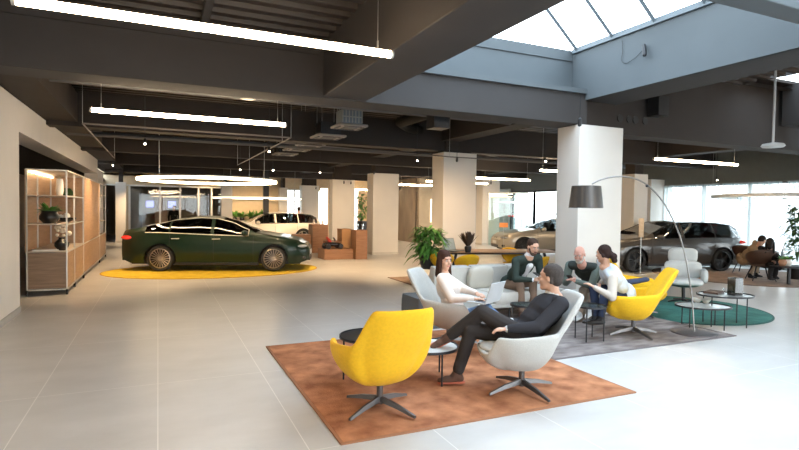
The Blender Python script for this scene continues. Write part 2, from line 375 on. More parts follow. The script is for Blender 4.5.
# skylight glazing : mono-pitch rising 45 degrees to a ridge
XR = 4.7; ZR = 4.5+(XD0-XR)*.88; bars = MB()
for y in [7.3-.8*k for k in range(18)]:
    bars.tube([(XD0, y, 4.5), (XR, y, ZR)], .035, 4); bars.tube([(XR, y, ZR), (XB1, y, 4.9)], .035, 4)
bars.bb(XR-.05, XR+.05, YF, 7.4, ZR-.05, ZR+.05); bars.bb(XD0-.05, XD0+.05, YF, 7.4, 4.48, 4.56)
sk = struct('window_11', bars, mat('blue_grey_bar', (.11, .14, .16), .5), 'pitched skylight over the lounge')
g = MB(); g.loft([[(XD0, YF, 4.53), (XR, YF, ZR+.03), (XB1, YF, 4.93)], [(XD0, 7.4, 4.53), (XR, 7.4, ZR+.03), (XB1, 7.4, 4.93)]], cap=False, close=False)
g.build('pane', M_GLASS, sk)
g = MB(); g.bb(10.9, 17.5, 6.1, 6.9, ZC+.2, ZC+.21); 
fr2 = MB()
for x in (11.4, 12.9, 14.4, 15.9, 17.4): fr2.bb(x-.04, x+.04, 6.1, 6.9, ZC+.12, ZC+.2)
o = struct('window_12', fr2, M_BEAM, 'flat roof light near the window front'); g.build('pane', M_GLASS, o)
# columns
def column(x0, y0, w, d, h, label, top=True):
    o = struct('column', MB().bb(x0, x0+w, y0, y0+d, 0, h), M_COL, label, bevel=.006)
    MB().bb(x0-.012, x0+w+.012, y0-.012, y0+d+.012, 0, .09).build('column_base', mat('pale_skirting', (.55, .52, .47), .5), o)
    if top: MB().bb(x0+.12, x0+w-.12, y0+.1, y0+d-.1, h, ZC).build('column_head', M_DARK, o)
    return o
column(6.53, 7.62 if 0 else 7.03, 1.0, .55, 3.19, 'wide off-white column beside the bald man', top=False)
MB().bb(6.75, 7.45, 7.15, 7.5, 3.19, 3.63).build('beam_pad', M_DARK)['kind'] = 'structure'
column(6.74, 12.14, 1.0, .63, 3.2, 'off-white column behind the walnut table')
column(7.22, 18.3, 1.03, .62, 3.02, 'off-white column right of the wooden plinths')
column(6.9, 22.3, 1.02, .5, 2.95, 'off-white column behind the wooden plinths')
column(7.25, 29.2, 1.0, .5, 2.95, 'distant off-white column by the white estate')
column(14.51, 22.16, 1.0, .58, 3.2, 'off-white column behind the walnut table, farther off')
column(14.05, 12.6, .6, .6, 2.95, 'cream column at the right window front')
for a in ((2.75, 26.6, .5), (6.1, 29.5, .45)): column(a[0], a[1], a[2], .4, 2.8, 'slim distant column by the back wall')
column(-1.75, 27.2, .42, .42, 2.75, 'slim white column by the far glazing')
struct('column_dark', MB().bb(4.62, 4.87, 26.0, 26.25, 0, ZC), M_BLACK, 'dark steel post')
# ================================================================== LIGHT FITTINGS
def strip_light(x0, x1, y, z, label, ztop=ZC, rad=.032, group='slim linear pendant lamps'):
    t = empty('linear_pendant', ((x0+x1)/2, y, z), 0, label, 'pendant lamp', group)
    L = (x1-x0)/2
    MB().lathe([(rad, -L), (rad, L)], n=12, M=Matrix.Rotation(PI/2, 3, 'Y')).build('light_tube', M_STRIP, t)
    for s in (-1, 1):
        MB().lathe([(rad+.003, -.012), (rad+.003, .012)], (s*(L+.01), 0, 0), 12, M=Matrix.Rotation(PI/2, 3, 'Y')).build('end_cap', M_ALU, t)
        MB().tube([(s*(L-.12), 0, rad), (s*(L-.12), 0, ztop-z)], .003, 5).build('suspension_wire', M_STEEL, t)
        MB().tube([(s*(L-.12), 0, rad), (s*(L-.12), 0, rad+.07)], .008, 6).build('wire_grip', M_STEEL, t)
    return t
def strip_px(xa, ya, xb, yb, z, label, **k):
    a = at(xa, ya, z); b = at(xb, yb, z); y = (a.y+b.y)/2
    return strip_light(a.x, b.x, y, z, label, **k)
strip_px(16, 1, 391, 54, 3.05, 'long warm linear pendant crossing the top left, nearest and largest')
strip_px(91, 109, 284, 125.5, 3.05, 'long warm linear pendant hanging beyond the cross beam above the green car')
strip_px(657, 158.5, 734, 165, 3.05, 'warm linear pendant above the floor lamp arc, right of the wide column')
strip_px(470, 178, 533, 180, 2.85, 'warm linear pendant emerging behind the column by the walnut table')
strip_px(476, 183, 484, 184, 2.85, 'very short visible linear pendant just below the lamp behind the walnut table column')
strip_px(400, 184.5, 436, 186, 2.85, 'warm linear pendant in front of the stone-clad wall, the longer one')
strip_px(398, 188.5, 417, 189.5, 2.85, 'warm linear pendant in front of the stone-clad wall, the lower shorter one')
strip_px(543, 170, 562, 172, 2.9, 'warm linear pendant half hidden behind the wide column')
strip_px(428, 181, 440, 182, 2.85, 'short warm linear pendant touching the left edge of the table-side column')
strip_px(764, 176.5, 798, 177, 2.9, 'pale linear pendant high in front of the right window')
strip_px(354, 189.5, 367, 190, 2.8, 'short warm linear pendant between the two plinth columns')
for i, (xx, yy) in enumerate(((-.85, -.5), (-.85, -4.2), (3.6, -2.2), (8.0, -.8), (8.0, -4.2), (10.0, 4.0))):  # out-of-view pendants, added to light the front of the room
    strip_light(xx, xx+2.65, yy, 3.05, 'added unseen warm linear pendant ' + ('just behind the viewpoint by the left wall', 'far behind the viewpoint by the left wall', 'behind the viewpoint in the middle of the room', 'just behind the viewpoint, window half of the room', 'far behind the viewpoint, window half of the room', 'beyond the skylight wall, nearer the window front than the lounge')[i])
def ring_light(c, r, z, label, m=M_RING, th=.05, hgt=.06):
    t = empty('ring_pendant', (c[0], c[1], z), 0, label, 'pendant lamp', 'ring pendant lamps')
    n = 64; prof = [(r-th/2, 0), (r+th/2, 0), (r+th/2, hgt), (r-th/2, hgt)]
    rings = [[(p*math.cos(2*PI*k/n), p*math.sin(2*PI*k/n), zz) for p, zz in prof] for k in range(n)]; rings.append(rings[0])
    MB().loft(rings, cap=False).build('light_ring', m, t)
    rr = [[((r+e)*math.cos(2*PI*k/n), (r+e)*math.sin(2*PI*k/n), zz) for e, zz in ((-th/2-.01, hgt), (th/2+.01, hgt), (th/2+.01, hgt+.03), (-th/2-.01, hgt+.03))] for k in range(n)]; rr.append(rr[0])
    MB().loft(rr, cap=False).build('ring_housing', M_ALU, t)
    for k in range(4):
        a = PI/4+PI/2*k; MB().tube([(r*math.cos(a), r*math.sin(a), hgt), (r*math.cos(a), r*math.sin(a), ZC-z-.3)], .004, 5).build('suspension_wire', M_STEEL, t)
ring_light((1.30, 15.7), 1.80, 2.38, 'large glowing ring pendant above the green car')
c = W(258, 198, 27); ring_light((c.x, c.y), 2.15, c.z-.05, 'thin ring pendant hanging over the white estate car', emis('dim_ring', (1, .8, .55), 3.5), .04, .05)
c = W(795, 196.5, 15.5); ring_light((c.x, c.y), 2.1, c.z-.05, 'pale unlit ring pendant in front of the right window', mat('white_diffuser', (.8, .8, .78), .5), .05, .06)
c = W(455, 203, 26)
# suspended track frame with spots
def spot(p, aim, label, parent_group='ceiling spotlights', lit=True, z1=None):
    t = empty('spotlight', p, 0, label, 'spotlight', parent_group)
    d = Vector(aim).normalized(); 
    MB().tube([Vector((0,0,.0)), Vector((0,0,z1 if z1 else .12))], .005, 5).build('stem', M_BLACK, t)
    MB().cap(-d*.03, d*.04, .024, .028, n=10).build('lamp_body', M_BLACK, t)
    if lit: MB().ell(d*.066, (.018, .018, .018)).build('lens', M_SPOT, t)
def track(pts, z, label):
    m_ = MB()
    for a, b in zip(pts, pts[1:]): m_.tube([(a[0], a[1], z), (b[0], b[1], z)], .014, 4)
    t = tag(m_.build('lighting_track', mat('grey_track', (.14, .12, .11), .5)), label, 'lighting track'); 
    for a in pts: MB().tube([(a[0], a[1], z), (a[0], a[1], ZC-.03)], .004, 5).build('suspension_wire', M_STEEL, t)
track([(-1.1, 16.8), (-1.1, 9.9), (2.25, 9.9), (2.25, 17.2)], 3.0, 'thin suspended rail frame above the green car')
track([(2.3, 10.9), (6.6, 11.6), (9.5, 11.6)], 3.02, 'long grey rail running right from the rail frame')
# place spot heads at the small bright dots seen in the photo
for i, (x, y, z, lb) in enumerate(((113, 163.5, 2.9, 'small lit spotlight left, above the shelving end'), (145, 141, 2.9, 'small lit spotlight left of the rail frame centre'), (269, 149, 2.9, 'small lit spotlight on the right rail arm, upper'), (240, 168, 2.85, 'small lit spotlight at the end of the right rail arm'),
        (273, 168, 2.7, 'small lit spotlight right of the glowing ring'), (320, 171, 2.85, 'small lit spotlight above the column behind the plinths'), (417, 158.5, 2.9, 'small lit spotlight left of the table-side column'), (716.5, 178.5, 2.75, 'small lit spotlight before the right window'), (545, 159, 2.9, 'small lit spotlight left of the wide column'))):
    p = at(x, y, z); spot(p, (-.25*p.x/15, -.5, -.8), lb, z1=ZC-z-.1)
for i, (x, y, D) in enumerate(((374, 171, 18.3), (344, 181, 22), (351, 181.5, 22), (316, 187, 27), (302, 183, 26), (457, 157, 12.3), (491, 181.5, 21), (580, 118, 7.3), (206, 193, 25), (400, 186.5, 20))):
    p = W(x, y, D); spot(p+Vector((0, 0, -.05)), (0, .1, -1), f'black unlit spotlight near the top of the {["plinth-side column","column behind the plinths, left one","column behind the plinths, right one","distant column","distant column, upper","table-side column","column beyond the walnut table","wide column","far back wall","stone-clad wall"][i]}', 'black ceiling spotlights', lit=False, z1=.35)
# cassette units
for i, (x, y, z, s, lb) in enumerate(((349, 128, 3.30, .60, 'nearest grey ceiling cassette unit with open grille top'), (328, 138, 3.3, .68, 'second ceiling cassette unit behind the open one'), (311, 145.5, 3.3, .68, 'third ceiling cassette unit in the receding row'), (297, 150.5, 3.3, .68, 'fourth ceiling cassette unit in the receding row'), (285, 155, 3.3, .68, 'farthest ceiling cassette unit in the receding row'))):
    p = at(x, y, z); t = empty('air_conditioner', (p.x, p.y, z), 0, lb, 'air conditioner', 'ceiling cassette units')
    g = MB(); g.bb(-s/2, s/2, -s/2, s/2, 0, .05)
    g.build('panel', mat('grey_plastic_panel', (.24, .22, .20), .5), t, bevel=.02)
    v = MB()
    for k in range(4):
        a = k*PI/2; v.box((math.cos(a)*s*.40, math.sin(a)*s*.40, -.005), (s*.06, s*.6, .012) , a)
    v.build('air_slot', M_BLACK, t)
    MB().bb(-s*.22, s*.22, -s*.22, s*.22, -.012, 0).build('intake_grille', mat('grille_dark', (.12, .12, .12), .6), t)
    MB().bb(-s*.34, s*.34, -s*.34, s*.34, .05, .33).build('housing', M_BLACK if i else mat('galvanised_housing', (.25, .29, .32), .45, metal=.3), t)
    if i == 0:
        v = MB()
        for k in range(7): v.bb(-s*.33+k*s*.11-.008, -s*.33+k*s*.11+.008, -s*.35-.01, -s*.34, .08, .31)
        v.bb(-s*.34, s*.34, -s*.35-.01, -s*.34, .18, .2)
        v.build('grille', M_STEEL, t)
    w = MB()
    for sx in (-1, 1):
        for sy in (-1, 1): w.tube([(sx*s*.3, sy*s*.3, .3), (sx*s*.3, sy*s*.3, ZC-z)], .006, 5)
    w.build('hanger_rod', M_STEEL, t)
# ceiling downlight + pendant disc + small duct box
p = at(248, 99, 3.3); t = empty('ceiling_downlight', p, 0, 'round dark downlight under the ceiling between the two long pendants', 'downlight')
MB().lathe([(.11, 0), (.11, .12)], n=20).build('housing', M_BLACK, t); MB().lathe([(.08, -.008), (.08, 0)], n=20).build('diffuser', mat('diffuser_grey', (.5, .47, .42), .5), t)
MB().tube([(0,0,.12), (0,0,ZC-3.3)], .01, 6).build('stem', M_BLACK, t)
p = W(773, 146, 7.6); t = empty('disc_pendant', p, 0, 'grey disc sensor pendant on a long pole at the upper right', 'pendant')
MB().lathe([(.02, .05), (.13, .03), (.15, 0), (.13, -.02)], n=24).build('disc', mat('grey_disc', (.45, .45, .44), .4), t)
MB().tube([(0,0,.04), (0,0,ZC-p.z+.1)], .016, 8).build('pole', mat('grey_pole', (.4, .4, .4), .4), t)
p = at(644, 107, 3.75); tag(MB().bb(-.13, .13, -.12, .12, -.15, .2).build('junction_box', M_BLACK, loc=(8.35, 7.0, 3.62)), 'small black box under the dark beam right of the skylight wall', 'box')
p = W(438, 122, 9.3); tag(MB().bb(-.15, .15, -.15, .15, -.12, 1.0).build('speaker_box', M_BLACK, loc=p), 'black box hanging under the ceiling above the table-side column', 'speaker')
# pipes
tag(MB().tube([(-1.9, 9.3, 3.55), (16, 9.3, 3.55)], .05, 8).build('ceiling_pipe', mat('grey_pipe', (.085, .085, .09), .5)), 'grey pipe crossing under the dark ceiling, nearer one', 'pipe', 'ceiling pipes')
tag(MB().tube([(-1.9, 14.3, 3.35), (16, 14.3, 3.35)], .06, 8).build('ceiling_pipe', MATS['grey_pipe']), 'grey pipe crossing under the dark ceiling, farther one', 'pipe', 'ceiling pipes')
tag(MB().tube([(5.2, 8, 3.75), (5.2, 11.5, 3.75), (5.6, 12, 3.75), (11, 16, 3.7)], .13, 10).build('ventilation_duct', mat('dark_duct', (.012, .011, .010), .7, spec=.2)), 'dark round ventilation duct above the table-side column', 'duct')
# window cable on the skylight wall
p0 = (XD0-.03, 5.9, 4.35)
tag(MB().tube(catmull([Vector(q) for q in ((XD0-.03, 6.3, 4.42), (XD0-.03, 6.28, 4.25), (XD0-.03, 6.3, 4.1), (XD0-.03, 6.2, 4.03), (XD0-.03, 6.02, 4.08), (XD0-.03, 5.9, 4.15))]), .004, 5).build('cable', M_BLACK), 'thin black cable looping on the pale skylight wall', 'cable')
tag(MB().cap((XD0-.06, 5.85, 4.2), (XD0-.1, 5.8, 4.05), .03).build('skylight_sensor', M_BLACK), 'small black sensor on the pale skylight wall', 'sensor')

# ================================================================== SHELVING
sx0, sx1, sy0, sy1, sh = -2.2, -1.57, 11.75, 19.9, 2.34
t = empty('shelving_unit', (0, 0, 0), 0, 'long oak and pale metal shelving wall with open near end, left side', 'shelving')
fr = MB(); pr = .012
ys = [sy0, 12.75, 14.2, 17.9, sy1]
for y in ys:
    for x in (sx0, sx1): fr.bb(x-pr, x+pr, y-pr, y+pr, .1, sh)
    for z in (.10, sh): fr.bb(sx0, sx1, y-pr*.8, y+pr*.8, z-pr, z+pr)
for x in (sx0, sx1):
    for z in (.10, .80, sh): fr.bb(x-pr, x+pr, sy0, sy1, z-pr, z+pr)
for z in (1.32, 1.86):
    for x in (sx0, sx1): fr.bb(x-pr*.8, x+pr*.8, sy0, 14.2, z-.012, z+.012)
fr.build('frame', M_ALU, t)
MB().bb(sx0+.01, sx1-.01, sy0+.02, sy1, .12, .79).build('lower_cabinet', M_WOODD, t)
for a, b in zip(ys, ys[1:]): MB().bb(sx1-.012, sx1+.006, a+.02, b-.02, .125, .785).build('cabinet_front', M_WOOD, t)
MB().bb(sx0-.03, sx0-.015, sy0, sy1, .8, sh).build('back_panel', M_WOOD, t)
for z, y1 in ((1.32, 14.2), (1.86, 14.2), (.81, 14.2)): MB().bb(sx0, sx1, sy0, y1, z-.006, z+.012).build('shelf', mat('pale_shelf', (.62, .52, .42), .4), t)
MB().bb(sx0, sx1, sy0, sy1, sh-.006, sh+.006).build('top_shelf', M_ALU, t)
for a, b in ((14.2, 17.9),):
    MB().bb(sx0+.01, sx1+.004, a+.02, b, .81, sh-.02).build('tall_cabinet', M_WOOD, t)
for z in (1.2, 1.6, 2.0): MB().bb(sx0, sx1, 17.9, sy1, z-.006, z+.012).build('shelf', MATS['pale_shelf'], t)
MB().bb(sx0+.02, sx0+.05, sy0+.05, 14.2, sh-.05, sh-.03).build('shelf_light', emis('shelf_led', (1, .75, .45), 8), t)
ft = MB()
for y in ys:
    for x in (sx0, sx1): ft.lathe([(.02, 0), (.02, .1)], (x, y, 0), 8)
ft.build('foot', M_BLACK, t)
# decor on shelves
def potted(p, rp, hp, mpot, nl, ll, lw, label, name='potted_plant', up=.8, mleaf=M_LEAF, cat='plant', group=None):
    t = empty(name, p, 0, label, cat, group)
    MB().lathe([(rp*.6, 0), (rp, hp*.35), (rp*1.02, hp*.6), (rp*.75, hp*.92), (rp*.78, hp)], n=20).build('pot', mpot, t)
    MB().lathe([(rp*.7, hp*.9), (rp*.7, hp*.94)], n=16).build('soil', M_SOIL, t)
    g = MB()
    for k in range(nl):
        a = random.uniform(0, 2*PI); e = random.uniform(.2, 1.2)*up
        g.leaf((math.cos(a)*rp*.2, math.sin(a)*rp*.2, hp*.92), (math.cos(a)*math.cos(e), math.sin(a)*math.cos(e), math.sin(e)+.2), ll*random.uniform(.6, 1.1), lw, random.uniform(.1, .5))
    g.build('foliage', mleaf, t); return t
potted((-1.9, 12.1, 1.332), .17, .24, M_POTB, 60, .26, .07, 'small leafy plant in a black pot on the middle shelf')
t = empty('vase', (-1.75, 12.25, 1.872), 0, 'tall pale vase with dried stems on the top shelf', 'vase')
MB().lathe([(.05, 0), (.07, .1), (.06, .28), (.05, .33)], n=16).build('body', M_CREAM, t)
g = MB()
for k in range(14): g.leaf((0, 0, .3), (random.uniform(-1, .4), random.uniform(-.6, .6), 1), .16, .05, .4)
g.build('dried_stem', mat('dried_beige', (.55, .45, .3), .9), t)
t = empty('vase', (-1.68, 11.95, .822), 0, 'round black vase holding cream blossoms on the lower shelf', 'vase')
MB().lathe([(.06, 0), (.12, .08), (.12, .15), (.05, .22), (.06, .25)], n=18).build('body', M_POTB, t)
g = MB()
for k in range(14): g.ell((random.uniform(-.1, .14), random.uniform(-.1, .1), .28+random.uniform(0, .2)), random.uniform(.025, .05), n=8, k=5)
g.build('blossom', mat('cream_blossom', (.8, .68, .52), .8), t)
g = MB().box((0, 0, .012), (.42, .3, .024), .2); tag(g.build('magazine', M_CREAM, loc=(-1.95, 12.0, .822)), 'flat pale magazine lying on the lower shelf', 'magazine')
t = empty('bowl', (-1.8, 13.3, 1.612-.28), 0, 'dark bowl with pale ornaments on the rear middle shelf', 'bowl'); t.location.z = 1.332
MB().lathe([(.08, 0), (.2, .06), (.21, .09), (.19, .09), (.07, .02)], n=20).build('body', M_POTB, t)
g = MB(); g.ell((.02, .02, .12), .07); g.ell((-.08, -.03, .11), .05); g.build('ornament', M_CREAM, t)
t = empty('vase', (-1.8, 13.5, 1.872), 0, 'squat dark green vase on the rear top shelf', 'vase')
MB().lathe([(.08, 0), (.15, .06), (.1, .14), (.07, .18)], n=18).build('body', M_LEAFD, t)
t = empty('picture_stand', (-1.62, 18.9, 1.2), 0, 'white card standing on the far end shelf', 'display card'); t.location.z = 1.612
MB().bb(-.02, 0, -.25, .25, 0, .3).build('card', M_CREAM, t)

# ================================================================== RUGS
def rug(name, mb, mbord, m, mb2, label, z=.0):
    o = mb.build(name, m, bevel=.003); tag(o, label, 'rug'); mbord.build('border', mb2, o); return o
M_ORUG = mat('rust_pile', (.25, .082, .030), .9, col2=(.52, .22, .10), vscale=5, bump=.6, bscale=90)
M_GRUG = mat('grey_brown_pile', (.11, .085, .08), .9, col2=(.31, .27, .255), vscale=5, bump=.6, bscale=90, stretch=(.6, 1.4, 1))
M_TRUG = mat('teal_pile', (.012, .12, .10), .9, col2=(.04, .21, .18), vscale=4, bump=.6, bscale=90)
M_YRUG = mat('mustard_pile', (.60, .40, .015), .9, col2=(.74, .53, .035), vscale=5, bump=.5, bscale=90)
M_BRUG = mat('brown_pile', (.22, .14, .10), .9, col2=(.33, .23, .17), vscale=5, bump=.5, bscale=90)
def rect_rug(x0, x1, y0, y1, m, mb_, label, z0=0):
    b = MB(); w = .025
    for a in ((x0-w, x1+w, y0-w, y0), (x0-w, x1+w, y1, y1+w), (x0-w, x0, y0, y1), (x1, x1+w, y0, y1)): b.bb(*a, z0+.001, z0+.013)
    return rug('rug', MB().bb(x0, x1, y0, y1, z0+.001, z0+.015), b, m, mb_, label)
rect_rug(1.22, 4.08, 3.62, 6.5, M_ORUG, mat('rust_border', (.30, .13, .06), .8), 'square rust-orange mottled rug under the front chairs')
rect_rug(3.95 if 0 else 4.14, 7.30, 4.78, 8.0, M_GRUG, mat('grey_border', (.14, .12, .12), .8), 'grey-brown mottled rug under the lounge seating')
rect_rug(5.2, 9.3, 9.0, 12.05, M_BRUG, mat('brown_border', (.16, .10, .07), .8), 'brown rug under the walnut table')
def round_rug(cx, cy, rx, ry, m, mb_, label):
    g = MB().lathe([(1, .001), (1, .014)], (cx, cy, 0), 72, sx=rx, sy=ry); b = MB(); n = 72
    rr = [[(cx+math.cos(2*PI*k/n)*(rx+e), cy+math.sin(2*PI*k/n)*(ry+e), z) for e, z in ((0, .001), (.03, .001), (.03, .013), (0, .013))] for k in range(n)]; rr.append(rr[0]); b.loft(rr, cap=False)
    return rug('round_rug', g, b, m, mb_, label)
round_rug(8.45, 6.55, 1.38, 1.38, M_TRUG, mat('teal_border', (.01, .09, .08), .8), 'round teal green rug under the oval coffee tables')
round_rug(1.42, 15.0, 2.7, 1.75, M_YRUG, mat('mustard_border', (.5, .28, .02), .8), 'round mustard yellow rug under the green car')
round_rug(14.6, 9.4, 2.2, 2.2, M_BRUG, mat('brown_border', (.16, .10, .07), .8), 'round brown rug under the tub chairs by the window')

# ================================================================== SEATING
def smooth(a, b, x): x = min(1, max(0, (x-a)/(b-a))); return x*x*(3-2*x)
def lounge_shell(hb=.935, ha=.62, zl=.41, z0=.235):
    NU, NV = 56, 12; rings = []
    for j in range(NV+1):
        v = j/NV; ring = []
        for i in range(NU):
            th = 2*PI*i/NU; d = math.degrees(th if th <= PI else 2*PI-th)
            kb = smooth(39, 58, d); kf = smooth(127, 150, d)
            zr = hb*(1-kb)+(ha-.04*smooth(60, 110, d))*kb; zr = zr*(1-kf)+zl*kf
            sx, cy_ = math.sin(th), -math.cos(th)
            x = .385*math.copysign(abs(sx)**.72, sx); y = .375*math.copysign(abs(cy_)**.78, cy_)+.02
            q = v*PI/2; h = .16+.84*math.sin(q)**.95; z = z0+(zr-z0)*(1-math.cos(q))**.92
            up = max(0, z-.52)/.42; 
            x *= h*(1-.10*up); y = .03+(y-.03)*h
            y -= .17*up**1.1*(1-smooth(50, 100, d)); 
            ring.append(Vector((x, y, z)))
        rings.append(ring)
    return rings
def lounge_chair(m, label, loc, rz, group='swivel lounge chairs', cushion=None):
    t = empty('lounge_chair', loc, rz, label, 'chair', group)
    g = MB().loft(lounge_shell(), cap=False, close=True)
    # bottom dish
    b = MB(); 
    o = g.build('shell', m, t); o.modifiers.new('s', 'SOLIDIFY').thickness = .042; o.modifiers['s'].offset = 0
    q = o.modifiers.new('u', 'SUBSURF'); q.levels = 1; q.render_levels = 1
    sh = MB()
    pr = [(.05, .31), (.13, .325), (.21, .35), (.255, .38), (.27, .41), (.255, .44), (.18, .455), (0.02, .46)]
    sh.lathe(pr, (0, .115, 0), 32, sx=1.05, sy=1.1); sh.build('seat', cushion or m, t, sub=1)
    MB().lathe([(.028, .05), (.028, .27), (.09, .275)], n=16).build('post', M_DSTEEL, t)
    for k in range(4):
        a = k*PI/2+R(28); d = Vector((math.cos(a), math.sin(a), 0)); s = d.cross(Vector((0,0,1)))
        L = MB(); L.loft([[d*.0+s*w*-1+Vector((0,0,.075)), d*0+s*w+Vector((0,0,.075)), d*0+s*w*.6+Vector((0,0,.12)), d*0-s*w*.6+Vector((0,0,.12))] for w in (.024,)]+
              [[d*.2-s*.018+Vector((0,0,.05)), d*.2+s*.018+Vector((0,0,.05)), d*.2+s*.01+Vector((0,0,.085)), d*.2-s*.01+Vector((0,0,.085))],
               [d*.37-s*.013+Vector((0,0,.016)), d*.37+s*.013+Vector((0,0,.016)), d*.37+s*.009+Vector((0,0,.036)), d*.37-s*.009+Vector((0,0,.036))]])
        L.build('leg', M_DSTEEL, t)
    return t
RT_ = PI/2
def face(deg): return R(deg-90)          # local +Y turned to world direction deg
ych = lounge_chair(M_YEL, 'yellow swivel lounge chair seen from behind, nearest the camera', (1.70, 4.10, .015), face(90))
CH1 = (3.10, 4.02)
gch = lounge_chair(M_LG, 'light grey swivel lounge chair holding the grey-haired man', (CH1[0], CH1[1], .015), face(155))
p = at(633, 336); CH2 = (p.x, p.y)
y2 = dup(ych, (p.x, p.y, .015), face(142), 'yellow swivel lounge chair holding the woman with the ponytail', 'swivel lounge chairs')
p = W(636, 310, 8.9); y3 = dup(ych, (7.2, 6.32, .015), face(-38), 'yellow swivel lounge chair just behind the ponytailed woman', 'swivel lounge chairs')
CHW = (2.85, 5.62)
w3_ = dup(gch, (CHW[0], CHW[1], .015), face(-20), 'light grey swivel lounge chair holding the woman with the laptop', 'swivel lounge chairs')
# headrest chair
p = at(683, 303); t = empty('high_back_chair', (p.x, p.y, .015), face(222), 'light grey high-backed swivel chair with a headrest on the teal rug', 'chair')
def pad(w, d, h, r=.25, n=24, c=(0,0,0), sq=4):
    rings = []
    for k in range(6):
        zz = -1+2*k/5; s = (1-abs(zz)**3*r)
        ring = []
        for j in range(n):
            a = 2*PI*j/n; ca, sa = math.cos(a), math.sin(a); e = 2/sq
            ring.append((c[0]+w/2*s*math.copysign(abs(ca)**e, ca), c[1]+d/2*s*math.copysign(abs(sa)**e, sa), c[2]+h/2*zz))
        rings.append(ring)
    return MB().loft(rings)
def tilt(mb, M_): mb.v = [M_@v for v in mb.v]; return mb
pad(.66, .60, .13, c=(0, .02, .40)).build('seat', mat('pale_grey_weave', (.60, .60, .58), .9, bump=.2, bscale=250), t, sub=1)
tilt(pad(.66, .36, .12, c=(0, 0, 0)), Matrix.Translation((0, -.27, .60))@Matrix.Rotation(R(78), 4, 'X')).build('backrest', mat('pale_grey_weave', (.60, .60, .58), .9, bump=.2, bscale=250), t, sub=1)
tilt(pad(.52, .32, .12, c=(0, 0, 0)), Matrix.Translation((0, -.36, .86))@Matrix.Rotation(R(72), 4, 'X')).build('headrest', MATS['pale_grey_weave'], t, sub=1)
for s in (-1, 1): tilt(pad(.10, .46, .26, c=(s*.34, -.02, .52)), Matrix.Identity(4)).build('armrest', MATS['pale_grey_weave'], t, sub=1)
g = MB(); g.lathe([(.04, .28), (.22, .31), (.3, .345)], n=24, sy=.9); g.build('seat_shell', mat('dark_grey_shell', (.10, .11, .11), .5), t)
MB().lathe([(.03, .03), (.03, .30)], n=14).build('post', M_BLACK, t)
for k in range(4):
    a = k*PI/2+.5; MB().tube([(0, 0, .06), (.3*math.cos(a), .3*math.sin(a), .02)], [.02, .012], 6).build('leg', M_BLACK, t)

# sofa
t = empty('sofa', (0, 0, 0), 0, 'long pale sofa under the bearded man and the bald man', 'sofa')
SX0, SX1, SY0, SY1 = 3.95, 6.05, 6.72, 7.62
for k in range(3):
    a = SX0+(SX1-SX0)*k/3; b = SX0+(SX1-SX0)*(k+1)/3
    pad(b-a-.01, .74, .17, c=((a+b)/2, SY0+.37, .355), sq=14, r=.05, n=40).build('seat_cushion', M_LG2, t)
    tilt(pad(b-a-.01, .20, .40, c=(0, 0, 0), sq=14, r=.05, n=40), Matrix.Translation(((a+b)/2, SY1-.15, .585))@Matrix.Rotation(R(7), 4, 'X')).build('back_cushion', M_LG2, t)
MB().bb(SX0, SX1, SY0+.03, SY1-.08, .2, .28).build('base', mat('grey_sofa_base', (.42, .41, .38), .8), t, bevel=.02)
for x in (SX0+.2, (SX0+SX1)/2, SX1-.2):
    for y in (SY0+.1, SY1-.15): MB().tube([(x, y, 0.015), (x, y, .21)], .014, 8).build('leg', M_BLACK, t)
tag(tilt(pad(.46, .14, .40, sq=5), Matrix.Translation((4.75, 7.28, .62))@Matrix.Rotation(R(14), 4, 'X')).build('cushion', mat('taupe_cushion', (.50, .47, .41), .9, bump=.2), sub=1), 'square taupe cushion leaning on the pale sofa back', 'cushion')
# grey pouf behind the woman
tag(pad(.6, .6, .44, sq=14, r=.04, n=40, c=(0, 0, .22)).build('pouf', mat('charcoal_wool', (.10, .105, .11), .9, bump=.3, bscale=200), loc=(3.62, 6.95, 0.0)), 'charcoal square pouf behind the laptop woman chair', 'pouf')
# garment behind the ponytail woman
p = W(634, 281, 8.0)
tag(MB().cap((p.x-.22, p.y, p.z-.02), (p.x+.18, p.y-.05, p.z+.02), .075, .06, flat=.6).build('folded_jacket', mat('navy_fabric', (.035, .045, .085), .9, bump=.3)), 'dark navy folded jacket on the rear yellow chair behind the ponytailed woman', 'jacket')

# ================================================================== TABLES
def round_table(loc, r, h, mt, label, legs=3, rim=M_BLACK, sx=1, rz=0, name='side_table', th=.012, group=None, tray=True):
    t = empty(name, loc, rz, label, 'table', group)
    MB().lathe([(r-.012, h-th), (r-.012, h)], n=48, sx=sx).build('tabletop', mt, t)
    n = 48; rr = [[(math.cos(2*PI*k/n)*(r+e)*sx, math.sin(2*PI*k/n)*(r+e), z) for e, z in ((-.008, h-.014), (.003, h-.014), (.003, h+.010), (-.008, h+.010))] for k in range(n)]; rr.append(rr[0])
    MB().loft(rr, cap=False).build('rim', rim, t)
    for k in range(legs):
        a = 2*PI*k/legs+.6; x, y = math.cos(a)*r*.86*sx, math.sin(a)*r*.86
        MB().tube([(x, y, 0), (x, y, h-.015)], .009, 8).build('leg', M_BLACK, t)
    return t
M_GTOP = mat('dark_glass_top', (.05, .055, .05), .12, spec=.6); M_MTOP = mat('pale_marble_top', (.62, .63, .61), .25, var=.12, vscale=5)
TB = (2.52, 4.92)
round_table((1.90, 4.85, .015), .30, .44, mat('black_tabletop', (.02,.02,.02), .3), 'small round black side table beyond the nearest yellow chair', 3)
p = W(428, 347, 5.3); round_table((p.x, p.y, .015), .30, .33, M_MTOP, 'low round pale-topped table with a dark rim by the crossed shoe', 3, sx=1.0)
p = at(524, 305, .46); round_table((p.x, p.y, .015), .18, .45, M_GTOP, 'small dark round side table left of the bearded man shoes', 3)
